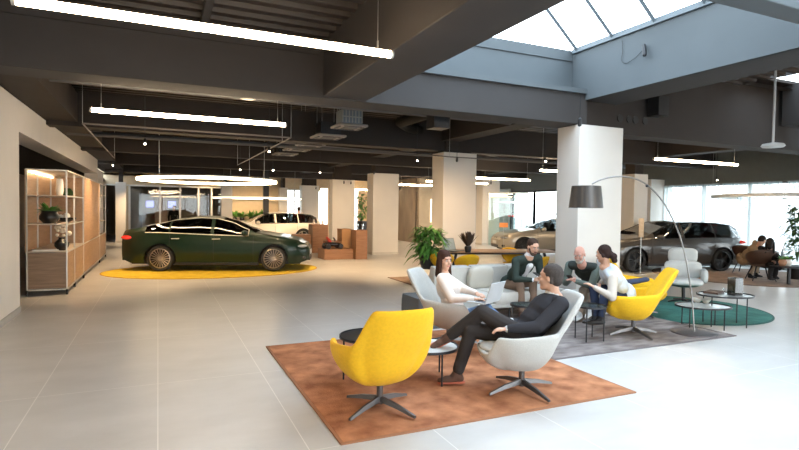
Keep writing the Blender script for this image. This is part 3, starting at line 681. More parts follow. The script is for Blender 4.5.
p = at(590, 306, .46); round_table((p.x, p.y, .015), .21, .45, M_GTOP, 'small dark round side table in front of the bald man', 4)
p = at(703, 306, .33); T1 = round_table((p.x, p.y, .015), .31, .32, mat('smoked_glass_top', (.30, .31, .29), .15), 'low oval coffee table with small pale bowls on the teal rug', 4, sx=1.25, name='coffee_table', rz=R(-24)); T1P = p
p = at(725, 295, .47); T2 = round_table((p.x, p.y, .015), .31, .46, mat('smoked_glass_top', (.30, .31, .29), .15), 'taller oval coffee table carrying a glass vase on the teal rug', 4, sx=1.3, name='coffee_table', rz=R(-24)); T2P = p
def cup(p, label, r=.045, h=.05, m=M_CREAM):
    t = MB().lathe([(r*.5, 0), (r, h*.7), (r*1.05, h), (r*.92, h), (r*.8, h*.6), (r*.4, h*.2)], n=18).build('bowl', m, loc=p); tag(t, label, 'bowl', 'small bowls on the coffee tables')
z1 = .015+.32+.002; z2 = .015+.46+.002
q = at(697, 302, z1); cup((q.x, q.y, z1), 'small pale bowl on the low oval table, left one', .07, .06)
q = at(706, 303, z1); cup((q.x, q.y, z1), 'small pale bowl on the low oval table, right one', .06, .06)
q = at(728, 294, z2); cup((q.x, q.y, z2), 'clear round bowl beside the glass vase on the taller oval table', .07, .08, M_GLASS)
q = at(735, 295, z2); t = empty('glass_vase', (q.x, q.y, z2), 0, 'square smoky glass vase on the taller oval table', 'vase')
MB().bb(-.09, .09, -.06, .06, 0, .02).build('base', M_BLACK, t)
g = MB(); 
for a in ((-.09, .09, -.062, -.056), (-.09, .09, .056, .062), (-.09, -.084, -.06, .06), (.084, .09, -.06, .06)): g.bb(*a, .02, .26)
g.build('glass', glass('smoky_glass', (.55, .55, .52), .1), t)
g = MB()
for k in range(12): g.leaf((random.uniform(-.05, .05), 0, .02), (random.uniform(-.3, .3), random.uniform(-.2, .2), 1), .2, .025, .1)
g.build('stem', M_LEAFD, t)
q = at(714, 293, z2); t = MB().box((0, 0, .015), (.30, .2, .03), .3).build('book', M_BRN, loc=(q.x, q.y, z2)); tag(t, 'dark book lying on the taller oval table', 'book')

# arc floor lamp
D0 = 7.55; b = at(694, 334); t = empty('arc_floor_lamp', (b.x, b.y, .015), 0, 'arc floor lamp with a dark metallic drum shade beside the wide column', 'floor lamp')
MB().lathe([(.30, 0), (.30, .018), (.28, .024)], n=48).build('base', mat('grey_lamp_base', (.16, .14, .14), .4, metal=.6), t)
O = Vector((b.x, b.y, .015)); pts = []
for (x, y) in ((694, 332), (692, 300), (687, 265), (681, 240), (674, 222), (665, 205), (655, 192), (645, 183.5), (634, 178.5), (622, 176.5), (610, 177.5), (600, 180), (592, 184)): pts.append(W(x, y, D0)-O)
pts[0] = Vector((0, 0, .02))
# smooth
MB().tube(catmull(pts), .0105, 10).build('pole', mat('dark_chrome', (.22, .21, .20), .35, metal=.8), t)
MB().ell(W(647, 184.5, D0)-O+Vector((0,0,-.02)), .02).build('joint', M_BLACK, t)
sc = W(586, 197, D0)-O
sh = MB(); h_ = .155
sh.lathe([(.235, -h_), (.20, h_), (.195, h_), (.228, -h_)], sc, 40, cap=False); sh.build('lamp_shade', mat('dark_gunmetal_shade', (.085, .08, .077), .35, metal=.7), t)
MB().lathe([(.19, h_-.01), (.19, h_)], sc, 40).build('shade_top', M_DSTEEL, t)
MB().ell(sc+Vector((0,0,.02)), (.05, .05, .07)).build('bulb', mat('frosted_bulb', (.85, .85, .8), .4), t)

# walnut table behind
TA = W(455, 247, 12.0)
t = empty('long_table', (7.2, 10.4, .015), R(-14), 'long walnut table on dark legs behind the sofa', 'table')
pad(3.0, 1.0, .04, c=(0, 0, .74), sq=7, n=40).build('tabletop', M_TAB, t)
for sx in (-1, 1):
    for sy in (-1, 1): MB().tube([(sx*1.05, sy*.33, .73), (sx*1.25, sy*.42, 0)], [.035, .02], 8).build('leg', M_BLACK, t)
MB().bb(-1.1, 1.1, -.03, .03, .66, .72).build('beam', M_BLACK, t)
def plastic_chair(loc, rz, label):
    t = empty('shell_chair', loc, rz, label, 'chair', 'yellow shell chairs at the walnut table')
    rings = []
    for j in range(7):
        v = j/6; ring = []
        for i in range(17):
            u = -1+i/8; a = -PI/2+u*R(105); top = .80-.16*min(1, abs(u)*1.1)**2
            z = .44+(top-.44)*v; e = .35+.65*math.sin(v*PI/2)
            ring.append((.26*e*math.cos(a), .24*e*math.sin(a)-.04*v, z))
        rings.append(ring)
    o = MB().loft(rings, cap=False, close=False).build('shell', M_YEL, t); o.modifiers.new('s', 'SOLIDIFY').thickness = .02
    pad(.40, .42, .05, c=(0, .02, .445)).build('seat', M_YEL, t)
    for sx in (-1, 1):
        for sy in (-1, 1): MB().tube([(sx*.12, sy*.12, .43), (sx*.22, sy*.22, 0)], .012, 6).build('leg', M_BLACK, t)
    return t
q = W(466, 262, 10.9); pc = plastic_chair((q.x, q.y, .015), face(80), 'yellow shell chair at the near side of the walnut table, left one')
q = W(446, 262, 11.4); dup(pc, (q.x-.1, q.y, .015), face(60), 'yellow shell chair at the near left corner of the walnut table')
q = W(514, 258, 12.4); dup(pc, (q.x+.1, q.y+.2, .015), face(255), 'yellow shell chair beyond the walnut table, near the champagne car')
q = W(535, 262, 10.6); dup(pc, (q.x, q.y, .015), face(110), 'yellow shell chair at the right end of the walnut table')
tt = .015+.763
def laptop(loc, rz, label, screen_ang=105, m=M_STEEL, s=1.):
    t = empty('laptop', loc, rz, label, 'laptop')
    MB().bb(-.16*s, .16*s, -.11*s, .11*s, 0, .014).build('keyboard_base', m, t, bevel=.004)
    MB().bb(-.14*s, .14*s, -.02*s, .09*s, .014, .0155).build('keyboard', mat('key_grey', (.12, .12, .13), .6), t)
    a = R(screen_ang); M_ = Matrix.Translation((0, .11*s, .012))@Matrix.Rotation(a-PI/2, 4, 'X')
    # screen stands on the +Y edge, tipping away
    M_ = Matrix.Translation((0, .11*s, .012))@Matrix.Rotation(-(a-PI/2), 4, 'X')
    tilt(MB().bb(-.16*s, .16*s, -.004, .004, 0, .22*s), M_).build('lid', m, t)
    tilt(MB().bb(-.15*s, .15*s, -.006, -.0045, .01, .21*s), M_).build('display', mat('laptop_display', (.25, .32, .36), .25), t)
    return t
q = at(455, 251, tt); laptop((q.x, q.y, tt), R(20), 'open dark laptop on the walnut table', 108, mat('dark_laptop', (.07, .09, .10), .4), 1.25)
q = at(464, 252.5, tt); t = empty('wrapped_bouquet', (q.x+.1, q.y, tt), 0, 'bunch of dark brown dried palm leaves standing on the walnut table', 'decoration')
MB().lathe([(.06, 0), (.08, .1), (.07, .14)], n=14).build('pot', M_POTB, t)
g = MB()
for k in range(34):
    a = random.uniform(0, 2*PI); e = random.uniform(.9, 1.5); g.leaf((0, 0, .1), (math.cos(a)*math.cos(e), math.sin(a)*math.cos(e), math.sin(e)), .40, .085, .1)
g.build('dried_leaf', mat('dark_dried_leaf', (.07, .045, .03), .8), t)

# tripod plant behind the woman
def leafy(name, loc, label, H_, r, n, L, w, mleaf, z0, potf, trunk=None, cat='plant'):
    t = empty(name, loc, 0, label, cat); potf(t); g = MB()
    for k in range(n):
        a = random.uniform(0, 2*PI); zz = z0+(H_-z0)*random.random()**.8; rr = r*random.uniform(.1, .7)*(1-.35*abs((zz-z0)/(H_-z0)-.4))
        e = random.uniform(-.2, .9); p_ = (math.cos(a)*rr, math.sin(a)*rr, zz)
        g.leaf(p_, (math.cos(a)*math.cos(e), math.sin(a)*math.cos(e), math.sin(e)), L*random.uniform(.6, 1.1), w, random.uniform(.3, .9))
    g.build('foliage', mleaf, t)
    if trunk: 
        s = MB()
        for k in range(trunk):
            a = 2*PI*k/trunk; s.tube([(0, 0, z0-.1), (math.cos(a)*r*.3, math.sin(a)*r*.3, (z0+H_)/2), (math.cos(a)*r*.45, math.sin(a)*r*.45, H_*.93)], .008, 5)
        s.build('stem', M_LEAFD, t)
    return t
def tripod(t):
    MB().lathe([(.14, .42), (.19, .55), (.21, .72), (.19, .72)], n=20).build('pot', M_POTB, t)
    for k in range(3): a = 2*PI*k/3+.4; MB().tube([(.12*math.cos(a), .12*math.sin(a), .62), (.24*math.cos(a), .24*math.sin(a), 0)], [.016, .012], 8).build('leg', mat('copper_oak_leg', (.42, .24, .12), .5), t)
b = at(428, 288); leafy('potted_plant', (b.x, b.y, 0), 'bushy green plant in a black pot on copper-coloured legs behind the laptop woman', 1.30, .44, 330, .27, .075, M_LEAF, .62, tripod, 7)
def blackpot(t): MB().lathe([(.15, 0), (.2, .3), (.2, .35)], n=20).build('pot', M_POTB, t)
p = W(801, 262, 13.8); leafy('potted_tree', (p.x+.1, p.y+.15, 0), 'tall dark leafy plant at the right edge before the window', 1.95, .42, 260, .2, .10, M_LEAFD, .55, blackpot, 6)
# plants on the far ledge
tag(MB().bb(2.9, 6.0, 29.15, 29.5, 0, .95).build('planter_box', M_WOODB), 'long low planter box along the back wall', 'planter')
for i, x in enumerate((234, 241.5, 251, 258, 265, 271)):
    p = W(x, 207, 28.6); potted((p.x, 29.33, .95), .12, .2, M_POTB, 34, .6, .12, f'feathery green palm on the far planter, {["leftmost, right of the slim column","second from the left","third from the left","just left of the dark post","just right of the dark post","rightmost, beside the bright far window"][i]}', up=1.1, mleaf=M_LEAF, group='palms along the back wall')
for i, x in enumerate((199, 213)):
    p = W(x, 207, 28.6); potted((p.x, 29.5, 0), .14, .8, M_POTB, 34, .62, .12, f'dark green palm behind the green car roof, {["left one","right one by the slim column"][i]}', up=1.1, mleaf=M_LEAFD, group='palms behind the green car')
p = W(362, 213, 26); leafy('potted_tree', (p.x, p.y, 0), 'dark green plant seen between the two plinth columns', 2.4, .4, 120, .35, .1, M_LEAF, 1.2, lambda t: MB().lathe([(.2, 0), (.25, .9), (.25, 1.1)], n=16).build('pot', M_POTB, t), 4)
# bright backlit pylon between far columns
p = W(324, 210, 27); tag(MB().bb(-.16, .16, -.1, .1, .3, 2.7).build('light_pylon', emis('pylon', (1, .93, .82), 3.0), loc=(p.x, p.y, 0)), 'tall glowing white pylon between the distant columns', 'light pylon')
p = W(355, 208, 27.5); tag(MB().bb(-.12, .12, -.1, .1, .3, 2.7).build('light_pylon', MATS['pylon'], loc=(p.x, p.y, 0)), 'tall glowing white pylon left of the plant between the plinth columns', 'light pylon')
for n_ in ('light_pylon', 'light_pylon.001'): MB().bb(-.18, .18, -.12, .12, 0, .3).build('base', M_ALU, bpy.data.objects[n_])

# wooden plinths
def plinth(x0, x1, y0, y1, z0, z1, label, m=M_WOODB):
    return tag(MB().bb(x0, x1, y0, y1, z0, z1).build('plinth', m, bevel=.006), label, 'plinth', 'walnut display plinths')
plinth(4.98, 5.98, 16.9, 17.7, 0, .34, 'low wide walnut plinth carrying the toy car')
plinth(6.02, 6.42, 16.75, 17.3, 0, .98, 'tall walnut plinth with glass ornaments, right end of the group')
plinth(5.85, 6.2, 17.75, 18.3, 0, .98, 'tall orange-toned plinth just behind the toy car', mat('orange_oak', (.50, .27, .12), .5))
plinth(5.35, 5.85, 17.75, 18.4, 0, .55, 'medium walnut plinth behind the toy car')
plinth(5.3, 5.9, 19.6, 20.2, 0, 1.08, 'tall walnut plinth by the rear of the white estate')
plinth(4.65, 5.25, 19.6, 20.2, 0, .70, 'lower walnut plinth by the rear of the white estate')
for i in range(6):
    x = 6.08+.06*i; tag(MB().lathe([(.03, 0), (.012, .02), (.01, .1), (.035, .13), (.03, .2)], n=10).build('glass_ornament', glass('crystal', (.9, .95, .98), .35), loc=(x, 16.85+.12*(i % 3), .98)), 'small clear glass ornament on the tall right-hand plinth', 'ornament', 'glass ornaments on the tall plinth')
for i in range(3): tag(MB().lathe([(.03, 0), (.05, .06), (.02, .14), (.03, .18)], n=10).build('white_ornament', M_CREAM, loc=(5.4+.17*i, 19.8, 1.08)), 'small white ornament on the plinth by the white estate', 'ornament', 'white ornaments on the far plinth')
t = empty('toy_car', (5.35, 17.2, .34), R(8), 'black and red ride-on toy car on the low plinth', 'toy car')
g = MB(); g.loft([[(x, s*w, z) for s, z in ((-1, zl), (1, zl), (1, zh), (-1, zh))] for x, w, zl, zh in ((-.36, .12, .1, .2), (-.25, .17, .07, .26), (.0, .17, .07, .24), (.2, .15, .07, .23), (.36, .09, .09, .17))]); g.build('body', mat('black_lacquer', (.015, .012, .012), .15, coat=.5), t, sub=1)
MB().cap((-.12, 0, .26), (-.2, 0, .36), .09, .06, flat=.6).build('seat', mat('red_leather', (.45, .03, .02), .5), t)
MB().lathe([(.07, 0), (.07, .012)], (.05, 0, .32), 14, M=Matrix.Rotation(R(60), 3, 'Y')).build('steering_wheel', M_BLACK, t)
for sx in (-.23, .23):
    for sy in (-.16, .16): MB().lathe([(.05, -.025), (.085, -.02), (.085, .02), (.05, .025)], (sx, sy, .085), 16, M=Matrix.Rotation(PI/2, 3, 'X')).build('wheel', M_BLACK, t)

# tub chairs and low table by the window
def tub(loc, rz, label):
    t = empty('tub_chair', loc, rz, label, 'chair', 'dark brown tub chairs by the window')
    rings = []
    for j in range(8):
        v = j/7; ring = []
        for i in range(21):
            u = -1+i/10; a = -PI/2+u*R(112); top = .80-.20*min(1, abs(u))**2; z = .36+(top-.36)*v; e = .45+.55*math.sin(v*PI/2)
            ring.append((.36*e*math.cos(a), .33*e*math.sin(a)-.05*v, z))
        rings.append(ring)
    o = MB().loft(rings, cap=False, close=False).build('shell', M_BRN, t); o.modifiers.new('s', 'SOLIDIFY').thickness = .035
    pad(.52, .52, .09, c=(0, .02, .40)).build('seat', M_BRN, t, sub=1)
    for sx in (-1, 1):
        for sy in (-1, 1): MB().tube([(sx*.14, sy*.14, .38), (sx*.26, sy*.26, 0)], [.018, .011], 8).build('leg', M_BLACK, t)
    return t
CT = W(761, 262, 13.6); tb = tub((CT.x, CT.y, .015), face(50), 'dark brown tub chair holding the black-clad person by the window')
CT2 = W(757, 262, 15.0); dup(tb, (CT2.x, CT2.y+.3, .015), face(15), 'dark brown tub chair holding the person in the tan jacket')
p = W(800, 268, 13.2); t = empty('low_bench_table', (p.x, p.y-.3, .015), R(-24), 'long low black table at the right edge below the leafy plant', 'table')
pad(1.9, .7, .05, c=(0, 0, .42), sq=5).build('tabletop', M_BLACK, t)
for sx in (-1, 1): MB().tube([(sx*.6, 0, .4), (sx*.6, 0, 0)], .04, 8).build('leg', M_BLACK, t)
TZ = .015+.447
for i, (x, lb) in enumerate(((776, 'small terracotta pot with green sprigs on the low black table'), (781.5, 'small pale pot with green sprigs on the low black table'))):
    q = W(x, 262, 13.0); potted((q.x, q.y-.15, TZ), .085, .16, M_POTT if i == 0 else M_CREAM, 24, .16, .05, lb, group='small pots on the low black table')
# display stands
p = W(644, 240, 13.0)
t = empty('display_stand', (at(640, 274).x, at(640, 274).y, 0), 0, 'slim stand with a pale wooden board in front of the grey estate', 'stand')
MB().tube([(0, 0, .02), (0, 0, 1.25)], .012, 8).build('pole', M_STEEL, t); MB().lathe([(.16, 0), (.16, .015)], n=24).build('base', M_STEEL, t)
MB().box((0, 0, 1.28), (.13, .03, .52), R(-24)).build('board', wood('pale_board', (.62, .44, .26), (.70, .52, .33)), t)
q = at(524, 262); t = empty('price_stand', (q.x-1.0, q.y-1.2, 0), R(-24), 'slim glass stand with an orange label left of the champagne car', 'stand')
t.location = (at(503, 262).x, at(503, 262).y, 0)
MB().tube([(0, 0, 0), (0, 0, 2.0)], .008, 6).build('pole', M_STEEL, t); MB().lathe([(.15, 0), (.15, .012)], n=20).build('base', M_STEEL, t)
MB().bb(-.14, .14, -.01, .01, 1.15, 1.30).build('label_plate', mat('orange_plate', (.85, .30, .07), .5), t)
MB().bb(-.35, .40, -.006, .006, 1.95, 1.97).build('crossbar', M_STEEL, t)
# glass screen with white light bars near the champagne car
q = W(506, 230, 26); t = empty('glass_screen', (q.x, q.y, 0), R(-24), 'frosted glass screen with white and red bars beyond the champagne car', 'screen')
for a, b, z0, z1, mm in ((-.9, -.86, 0, 2.6, M_ALU), (1.0, 1.04, 0, 2.6, M_ALU), (-.9, 1.0, 2.56, 2.6, M_ALU)): MB().bb(a, b, -.02, .02, z0, z1).build('frame', mm, t)
MB().bb(-.86, 1.0, -.004, .004, 0, 2.56).build('pane', glass('pale_green_glass', (.86, .93, .90), .06), t)
MB().bb(-.5, .9, -.03, -.01, 2.08, 2.14).build('light_bar', emis('white_bar', (1, .97, .93), 3), t)
for k in range(5): MB().bb(.1+k*.17, .2+k*.17, -.03, -.01, 1.42, 1.47).build('red_letter', mat('red_sign', (.75, .04, .03), .5), t)
# ================================================================== CARS
def interp(P, x):
    if x <= P[0][0]: return P[0][1]
    for (a, b), (c, d) in zip(P, P[1:]):
        if x <= c: s = (x-a)/(c-a); s = s*s*(3-2*s)*.35+s*.65; return b+(d-b)*s
    return P[-1][1]
SED = dict(L=4.80, W=1.85, wb=2.85, fo=.92, top=[(-2.42,.88),(-2.34,1.05),(-2.02,1.10),(-1.5,1.24),(-1.0,1.37),(-.4,1.435),(.0,1.42),(.35,1.33),(.78,1.13),(1.05,1.01),(1.6,.93),(2.05,.84),(2.3,.73),(2.42,.58)],
    belt=[(-2.42,.86),(-2.2,1.0),(-1.4,1.0),(.0,.95),(.9,.93),(1.6,.86),(2.1,.76),(2.42,.56)], glass=[(-1.75,-1.18),(-1.13,-.12),(-.05,.82)], ws=(.12,1.0), rw=(-1.98,-1.15), bp=(-.12,-.05))
EST = dict(L=4.66, W=1.85, wb=2.85, fo=.86, top=[(-2.40,.80),(-2.34,1.02),(-2.1,1.26),(-1.85,1.40),(-1.3,1.46),(-.5,1.48),(.0,1.46),(.35,1.37),(.8,1.16),(1.08,1.03),(1.6,.96),(2.05,.88),(2.3,.76),(2.40,.60)],
    belt=[(-2.40,.80),(-2.25,.98),(-1.4,.99),(.0,.96),(.9,.95),(1.6,.89),(2.1,.80),(2.40,.58)], glass=[(-2.12,-1.18),(-1.13,-.12),(-.05,.84)], ws=(.12,1.04), rw=(-2.33,-1.9), bp=None)
def car(loc, deg, label, paint, spec, cg, wheel='multi', rimm=None, trim=None, cat='car', light=True, wr=.335, detail=True):
    S = spec; L, Wd, wb, fo = S['L'], S['W'], S['wb'], S['fo']; axf = L/2-fo; axr = axf-wb
    t = empty('car', loc, R(deg), label, cat)
    NX = 110; xs = [-L/2+L*i/NX for i in range(NX+1)]
    def plan(x):
        a = abs(x)/(L/2); s = 1-.30*max(0, (a-.72)/.28)**2.4-.035*a*a
        return Wd/2*s
    rings = []; NS, NG, NR = 9, 4, 5
    for x in xs:
        zt = interp(S['top'], x); zb = min(interp(S['belt'], x), zt-.015); zl = .20+.10*max(0, (abs(x)-2.1)/.3)
        arch = 0
        for ax in (axf, axr):
            d = abs(x-ax)
            if d < wr+.055: zl = max(zl, wr+math.sqrt((wr+.055)**2-d*d))
        hw = plan(x); g = min(1, max(0, (zt-zb-.02)/.32)); ring = []
        for i in range(NS):
            s = i/(NS-1); z = zl+(zb-zl)*s; zz = (z-.2)/(max(zb, .7)-.2)
            b = 1-.075*max(0, .38-zz)/.38-.075*max(0, zz-.62)**1.5/.38**1.5*.9
            b += .016*math.exp(-((z-.60)/.07)**2) if 0 else 0
            b += .012*math.exp(-((zz-.80)/.05)**2)
            ring.append((x, hw*b, z))
        yb = ring[-1][1]; hr = hw*(.90-.24*g) ; zr = zb+(zt-zb)*(.90 if g > .05 else .65)
        for i in range(1, NG+1):
            s = i/NG; ring.append((x, yb+(hr-yb)*(s**1.25), zb+(zr-zb)*s))
        for i in range(1, NR+1):
            s = i/NR; ring.append((x, hr*(1-s), zr+(zt-zr)*math.sin(s*PI/2)))
        rings.append(ring)
    NP = len(rings[0]); parts = {'body': MB(), 'windscreen': MB(), 'rear_window': MB(), 'side_window': []}
    allv = {}
    def emit(mb, quads):
        idx = {}
        for q in quads:
            ids = []
            for p in q:
                if p not in idx: idx[p] = len(mb.v); mb.v.append(Vector(p))
                ids.append(idx[p])
            if len(set(ids)) > 2: mb.f.append(tuple(dict.fromkeys(ids)))
    body = []; wsq = []; rwq = []; sw = {}
    for i in range(NX):
        xm = (xs[i]+xs[i+1])/2
        for j in range(NP-1):
            for sd in (1, -1):
                q = [rings[i][j], rings[i+1][j], rings[i+1][j+1], rings[i][j+1]]
                q = [(a, b*sd, c) for a, b, c in q]
                zt = interp(S['top'], xm); zb = interp(S['belt'], xm); k = None
                if NS-1 <= j < NS-1+NG and zt-zb > .13:
                    for wi, (a, b) in enumerate(S['glass']):
                        if a < xm < b and j < NS-1+NG-(0): k = ('s', wi, sd)
                    if j == NS-1+NG-1 and 0: k = None
                if j >= NS-1+NG:
                    if S['ws'][0] < xm < S['ws'][1]: k = 'w'
                    if S['rw'][0] < xm < S['rw'][1]: k = 'r'
                if k is None: body.append(q)
                elif k == 'w': wsq.append(q)
                elif k == 'r': rwq.append(q)
                else: sw.setdefault(k, []).append(q)
    mb = MB(); emit(mb, body)
    for i in (0, NX):   # close nose and tail
        r_ = rings[i]; poly = [Vector(p) for p in r_]+[Vector((p[0], -p[1], p[2])) for p in reversed(r_[:-1])]; o = len(mb.v); mb.v += poly; mb.f.append(tuple(range(o, o+len(poly))))
    mb.build('bodywork', paint, t, ang=32)
    m_ = MB(); emit(m_, wsq); m_.build('windscreen', cg, t)
    m_ = MB(); emit(m_, rwq); m_.build('rear_window', cg, t)
    for k, q in sw.items(): m_ = MB(); emit(m_, q); m_.build('side_window', cg, t)
    dk = mat('car_black_plastic', (.012, .012, .013), .45)
    fl = MB(); fl.bb(-L/2+.25, L/2-.25, -.62, .62, .17, .30)
    for ax in (axf, axr):
        for s in (-1, 1): fl.bb(ax-wr-.1, ax+wr+.1, s*.55, s*.60, .25, .82)
    fl.build('underbody', dk, t)
    tr = MB()
    for s in (-1, 1): tr.bb(axr+wr+.05, axf-wr-.05, s*(Wd/2-.10), s*(Wd/2-.03), .17, .235)
    tr.build('sill_trim', dk, t)
    if detail:
        it = MB()
        for sx in (.35, -.6):
            for sy in (-.36, .36):
                it.cap((sx, sy, .45), (sx-.12, sy, .95), .16, .13, flat=1.3); it.cap((sx-.14, sy, 1.08), (sx-.15, sy, 1.16), .09, flat=.8)
        it.bb(.75, 1.05, -.7, .7, .7, .93)
        it.build('interior', mat('car_interior', (.03, .027, .025), .7), t)
        # window line trim
        for s in (-1, 1):
            lo = []; hi = []
            x0 = S['glass'][0][0]; x1 = S['glass'][-1][1]
            for k in range(41):
                x = x0+(x1-x0)*k/40; i = min(NX, max(0, round((x+L/2)/L*NX))); r0_ = rings[i][NS-1]; r1_ = rings[i][NS-1+NG]
                lo.append((r0_[0], s*(r0_[1]+.004), r0_[2])); hi.append((r1_[0], s*(r1_[1]+.006), r1_[2]))
            MB().tube(lo+hi[::-1][0:41], .011, 5).build('window_trim', trim or dk, t)
            pl = MB()
            for a, b in zip(S['glass'], S['glass'][1:]): pass
            # mirror
            MB().cap((.78, s*.93, 1.0), (.74, s*1.04, 1.01), .055, .06, flat=1.2).build('door_mirror', paint, t)
            for hx in (.02, -1.0):
                i = round((hx+L/2)/L*NX); yy = rings[i][NS-2][1]
                MB().cap((hx-.09, s*(yy+.015), .845), (hx+.09, s*(yy+.015), .85), .016, flat=.8).build('door_handle', trim or paint, t)
            for dx in (-.06, -1.12, .98):
                i = round((dx+L/2)/L*NX); MB().tube([(rings[i][j][0], s*(rings[i][j][1]+.0015), rings[i][j][2]) for j in range(1, NS)], .004, 4).build('door_seam', dk, t)
        # lamps and grille
        for s in (-1, 1):
            MB().ell((L/2-.24, s*.66, .66), (.20, .13, .055), M=Matrix.Rotation(-s*R(32), 3, 'Z')).build('headlight', mat('headlight_lens', (.55, .58, .6), .08, spec=.8, metal=.3), t)
            MB().ell((-L/2+.17, s*.72, .86), (.17, .13, .055), M=Matrix.Rotation(s*R(38), 3, 'Z')).build('taillight', mat('taillight_red', (.55, .015, .012), .2, emit=(1, .06, .03), estr=.25), t)
            MB().ell((L/2-.06, s*.14, .56), (.05, .115, .125)).build('grille', M_BLACK, t)
            MB().ell((L/2-.16, s*.62, .36), (.08, .16, .07)).build('air_intake', dk, t)
        MB().bb(L/2-.04, L/2+.012, -.5, .5, .27, .38).build('air_intake', dk, t)
        MB().bb(-L/2-.012, -L/2+.05, -.55, .55, .26, .42).build('rear_diffuser', dk, t)
        MB().bb(L/2+.004, L/2+.02, -.26, .26, .42, .53).build('number_plate', mat('white_plate', (.75, .75, .75), .5), t)
        MB().bb(-L/2-.02, -L/2-.004, -.26, .26, .66, .77).build('number_plate', MATS['white_plate'], t)
    RX = Matrix.Rotation(PI/2, 3, 'X')
    for ax in (axf, axr):
        for s in (-1, 1):
            yc = s*(Wd/2-.135); tp = [(wr*.70, -.105), (wr*.92, -.11), (wr, -.075), (wr, .075), (wr*.92, .11), (wr*.70, .105)]
            ty = MB().lathe(tp, (ax, yc, wr+.004), 44, M=RX, cap=False).build('wheel', mat('tyre_rubber', (.018, .018, .018), .75), t)
            rm = MB(); yo = yc+s*.095
            c = Vector((ax, yo, wr+.004)); Rr = wr*.76
            rm.lathe([(Rr, .012), (Rr*.93, .02), (Rr*.93, -.02), (Rr, -.012)], c, 44, M=RX, cap=False)
            rm.lathe([(.055, -.012), (.055, .012)], c, 16, M=RX)
            if wheel == 'multi': sp = [2*PI*k/20 for k in range(20)]; wd = .011
            else: sp = [2*PI*k/5+e for k in range(5) for e in (-.13, .13)]; wd = .015
            for a in sp: rm.tube([c+Vector((math.cos(a)*.045, 0, math.sin(a)*.045)), c+Vector((math.cos(a)*Rr*.95, 0, math.sin(a)*Rr*.95))], [wd*.8, wd], 5)
            rm.build('rim', rimm or M_STEEL, ty)
            MB().lathe([(Rr, -.004), (Rr, .004)], c-Vector((0, s*.10, 0)), 32, M=RX).build('brake_disc', dk, ty)
    return t
def paint(name, col, rough=.28, metal=.35):
    return mat(name, col, rough, metal=metal, coat=.8 if col[1] > .03 else .4, var=.02, spec=.3)
P_GREEN = paint('dark_green_paint', (.004, .020, .010), .35, .1)
P_GREY = paint('dark_grey_metallic_paint', (.065, .060, .055), .3, .3)
P_CHAMP = paint('champagne_metallic_paint', (.48, .43, .35), .3, .4)
P_WHITE = paint('white_paint', (.72, .68, .60), .35, 0)
M_RIMS = mat('silver_rim', (.42, .37, .33), .3, metal=.85); M_RIMB = mat('black_rim', (.05, .05, .05), .35, metal=.6)
def place_car(rear, front, side, spec, z=0):
    """rear/front = ground contact points (world) of the visible wheels; side=+1 when the visible side is the car's left"""
    d = (front-rear); d.z = 0; ang = math.atan2(d.y, d.x); u = d.normalized(); left = Vector((-u.y, u.x, 0))
    mid = (rear+front)/2-left*side*(spec['W']/2-.05); axm = (spec['L']/2-spec['fo'])-spec['wb']/2
    c = mid-u*axm; return Vector((c.x, c.y, z)), math.degrees(ang)
g_loc, g_ang = place_car(Vector((.08, 14.95, 0)), Vector((2.74, 14.11, 0)), -1, SED); g_loc.z = .015
car(g_loc, g_ang, 'dark green four-door saloon parked on the mustard round rug', P_GREEN, SED, M_CARG, 'multi', M_RIMS, M_ALU)
a = at(721, 271.5)
b = min((a+Vector((math.cos(h_), math.sin(h_), 0))*2.8 for h_ in [R(115+k*.5) for k in range(150)]), key=lambda q: abs((lambda v: 399.5+F*v.dot(RT)/v.dot(FW))(q-Vector((0, 0, H)))-636)); s_loc, s_ang = place_car(a, b, 1, EST)
car(s_loc, s_ang, 'dark grey estate car parked by the right window front', P_GREY, EST, M_CARG, 'five', M_RIMB)
a = at(524, 255.5); h = R(160); rr = a-Vector((math.cos(h), math.sin(h), 0))*2.85; c_loc, c_ang = place_car(rr, a, 1, SED)
car(c_loc, c_ang, 'champagne metallic car facing left, partly hidden behind the wide column', P_CHAMP, SED, M_CARL, 'multi', M_RIMB)
a = at(303, 243.5); h = R(182); b = a+Vector((math.cos(h), math.sin(h), 0))*2.85; w_loc, w_ang = place_car(a, b, 1, EST)
car(w_loc, w_ang, 'off-white estate car behind the green car bonnet', P_WHITE, EST, M_CARL, 'five', M_RIMS)
car((5.3, 28.1, 0), 178, 'white car standing behind the off-white estate, far back', P_WHITE, EST, M_CARL, 'five', M_RIMS)
# cars outside the window
P_SILV = paint('silver_paint', (.50, .52, .54), .35, .2)
p = W(772, 250, 25); car((p.x, p.y, -.25), 195, 'white car parked outside behind the right window', P_WHITE, EST, M_CARL, 'five', M_RIMS)
p = W(632, 250, 29); car((p.x, p.y, -.25), 190, 'pale silver car parked outside behind the middle window', P_SILV, EST, M_CARL, 'five', M_RIMS)
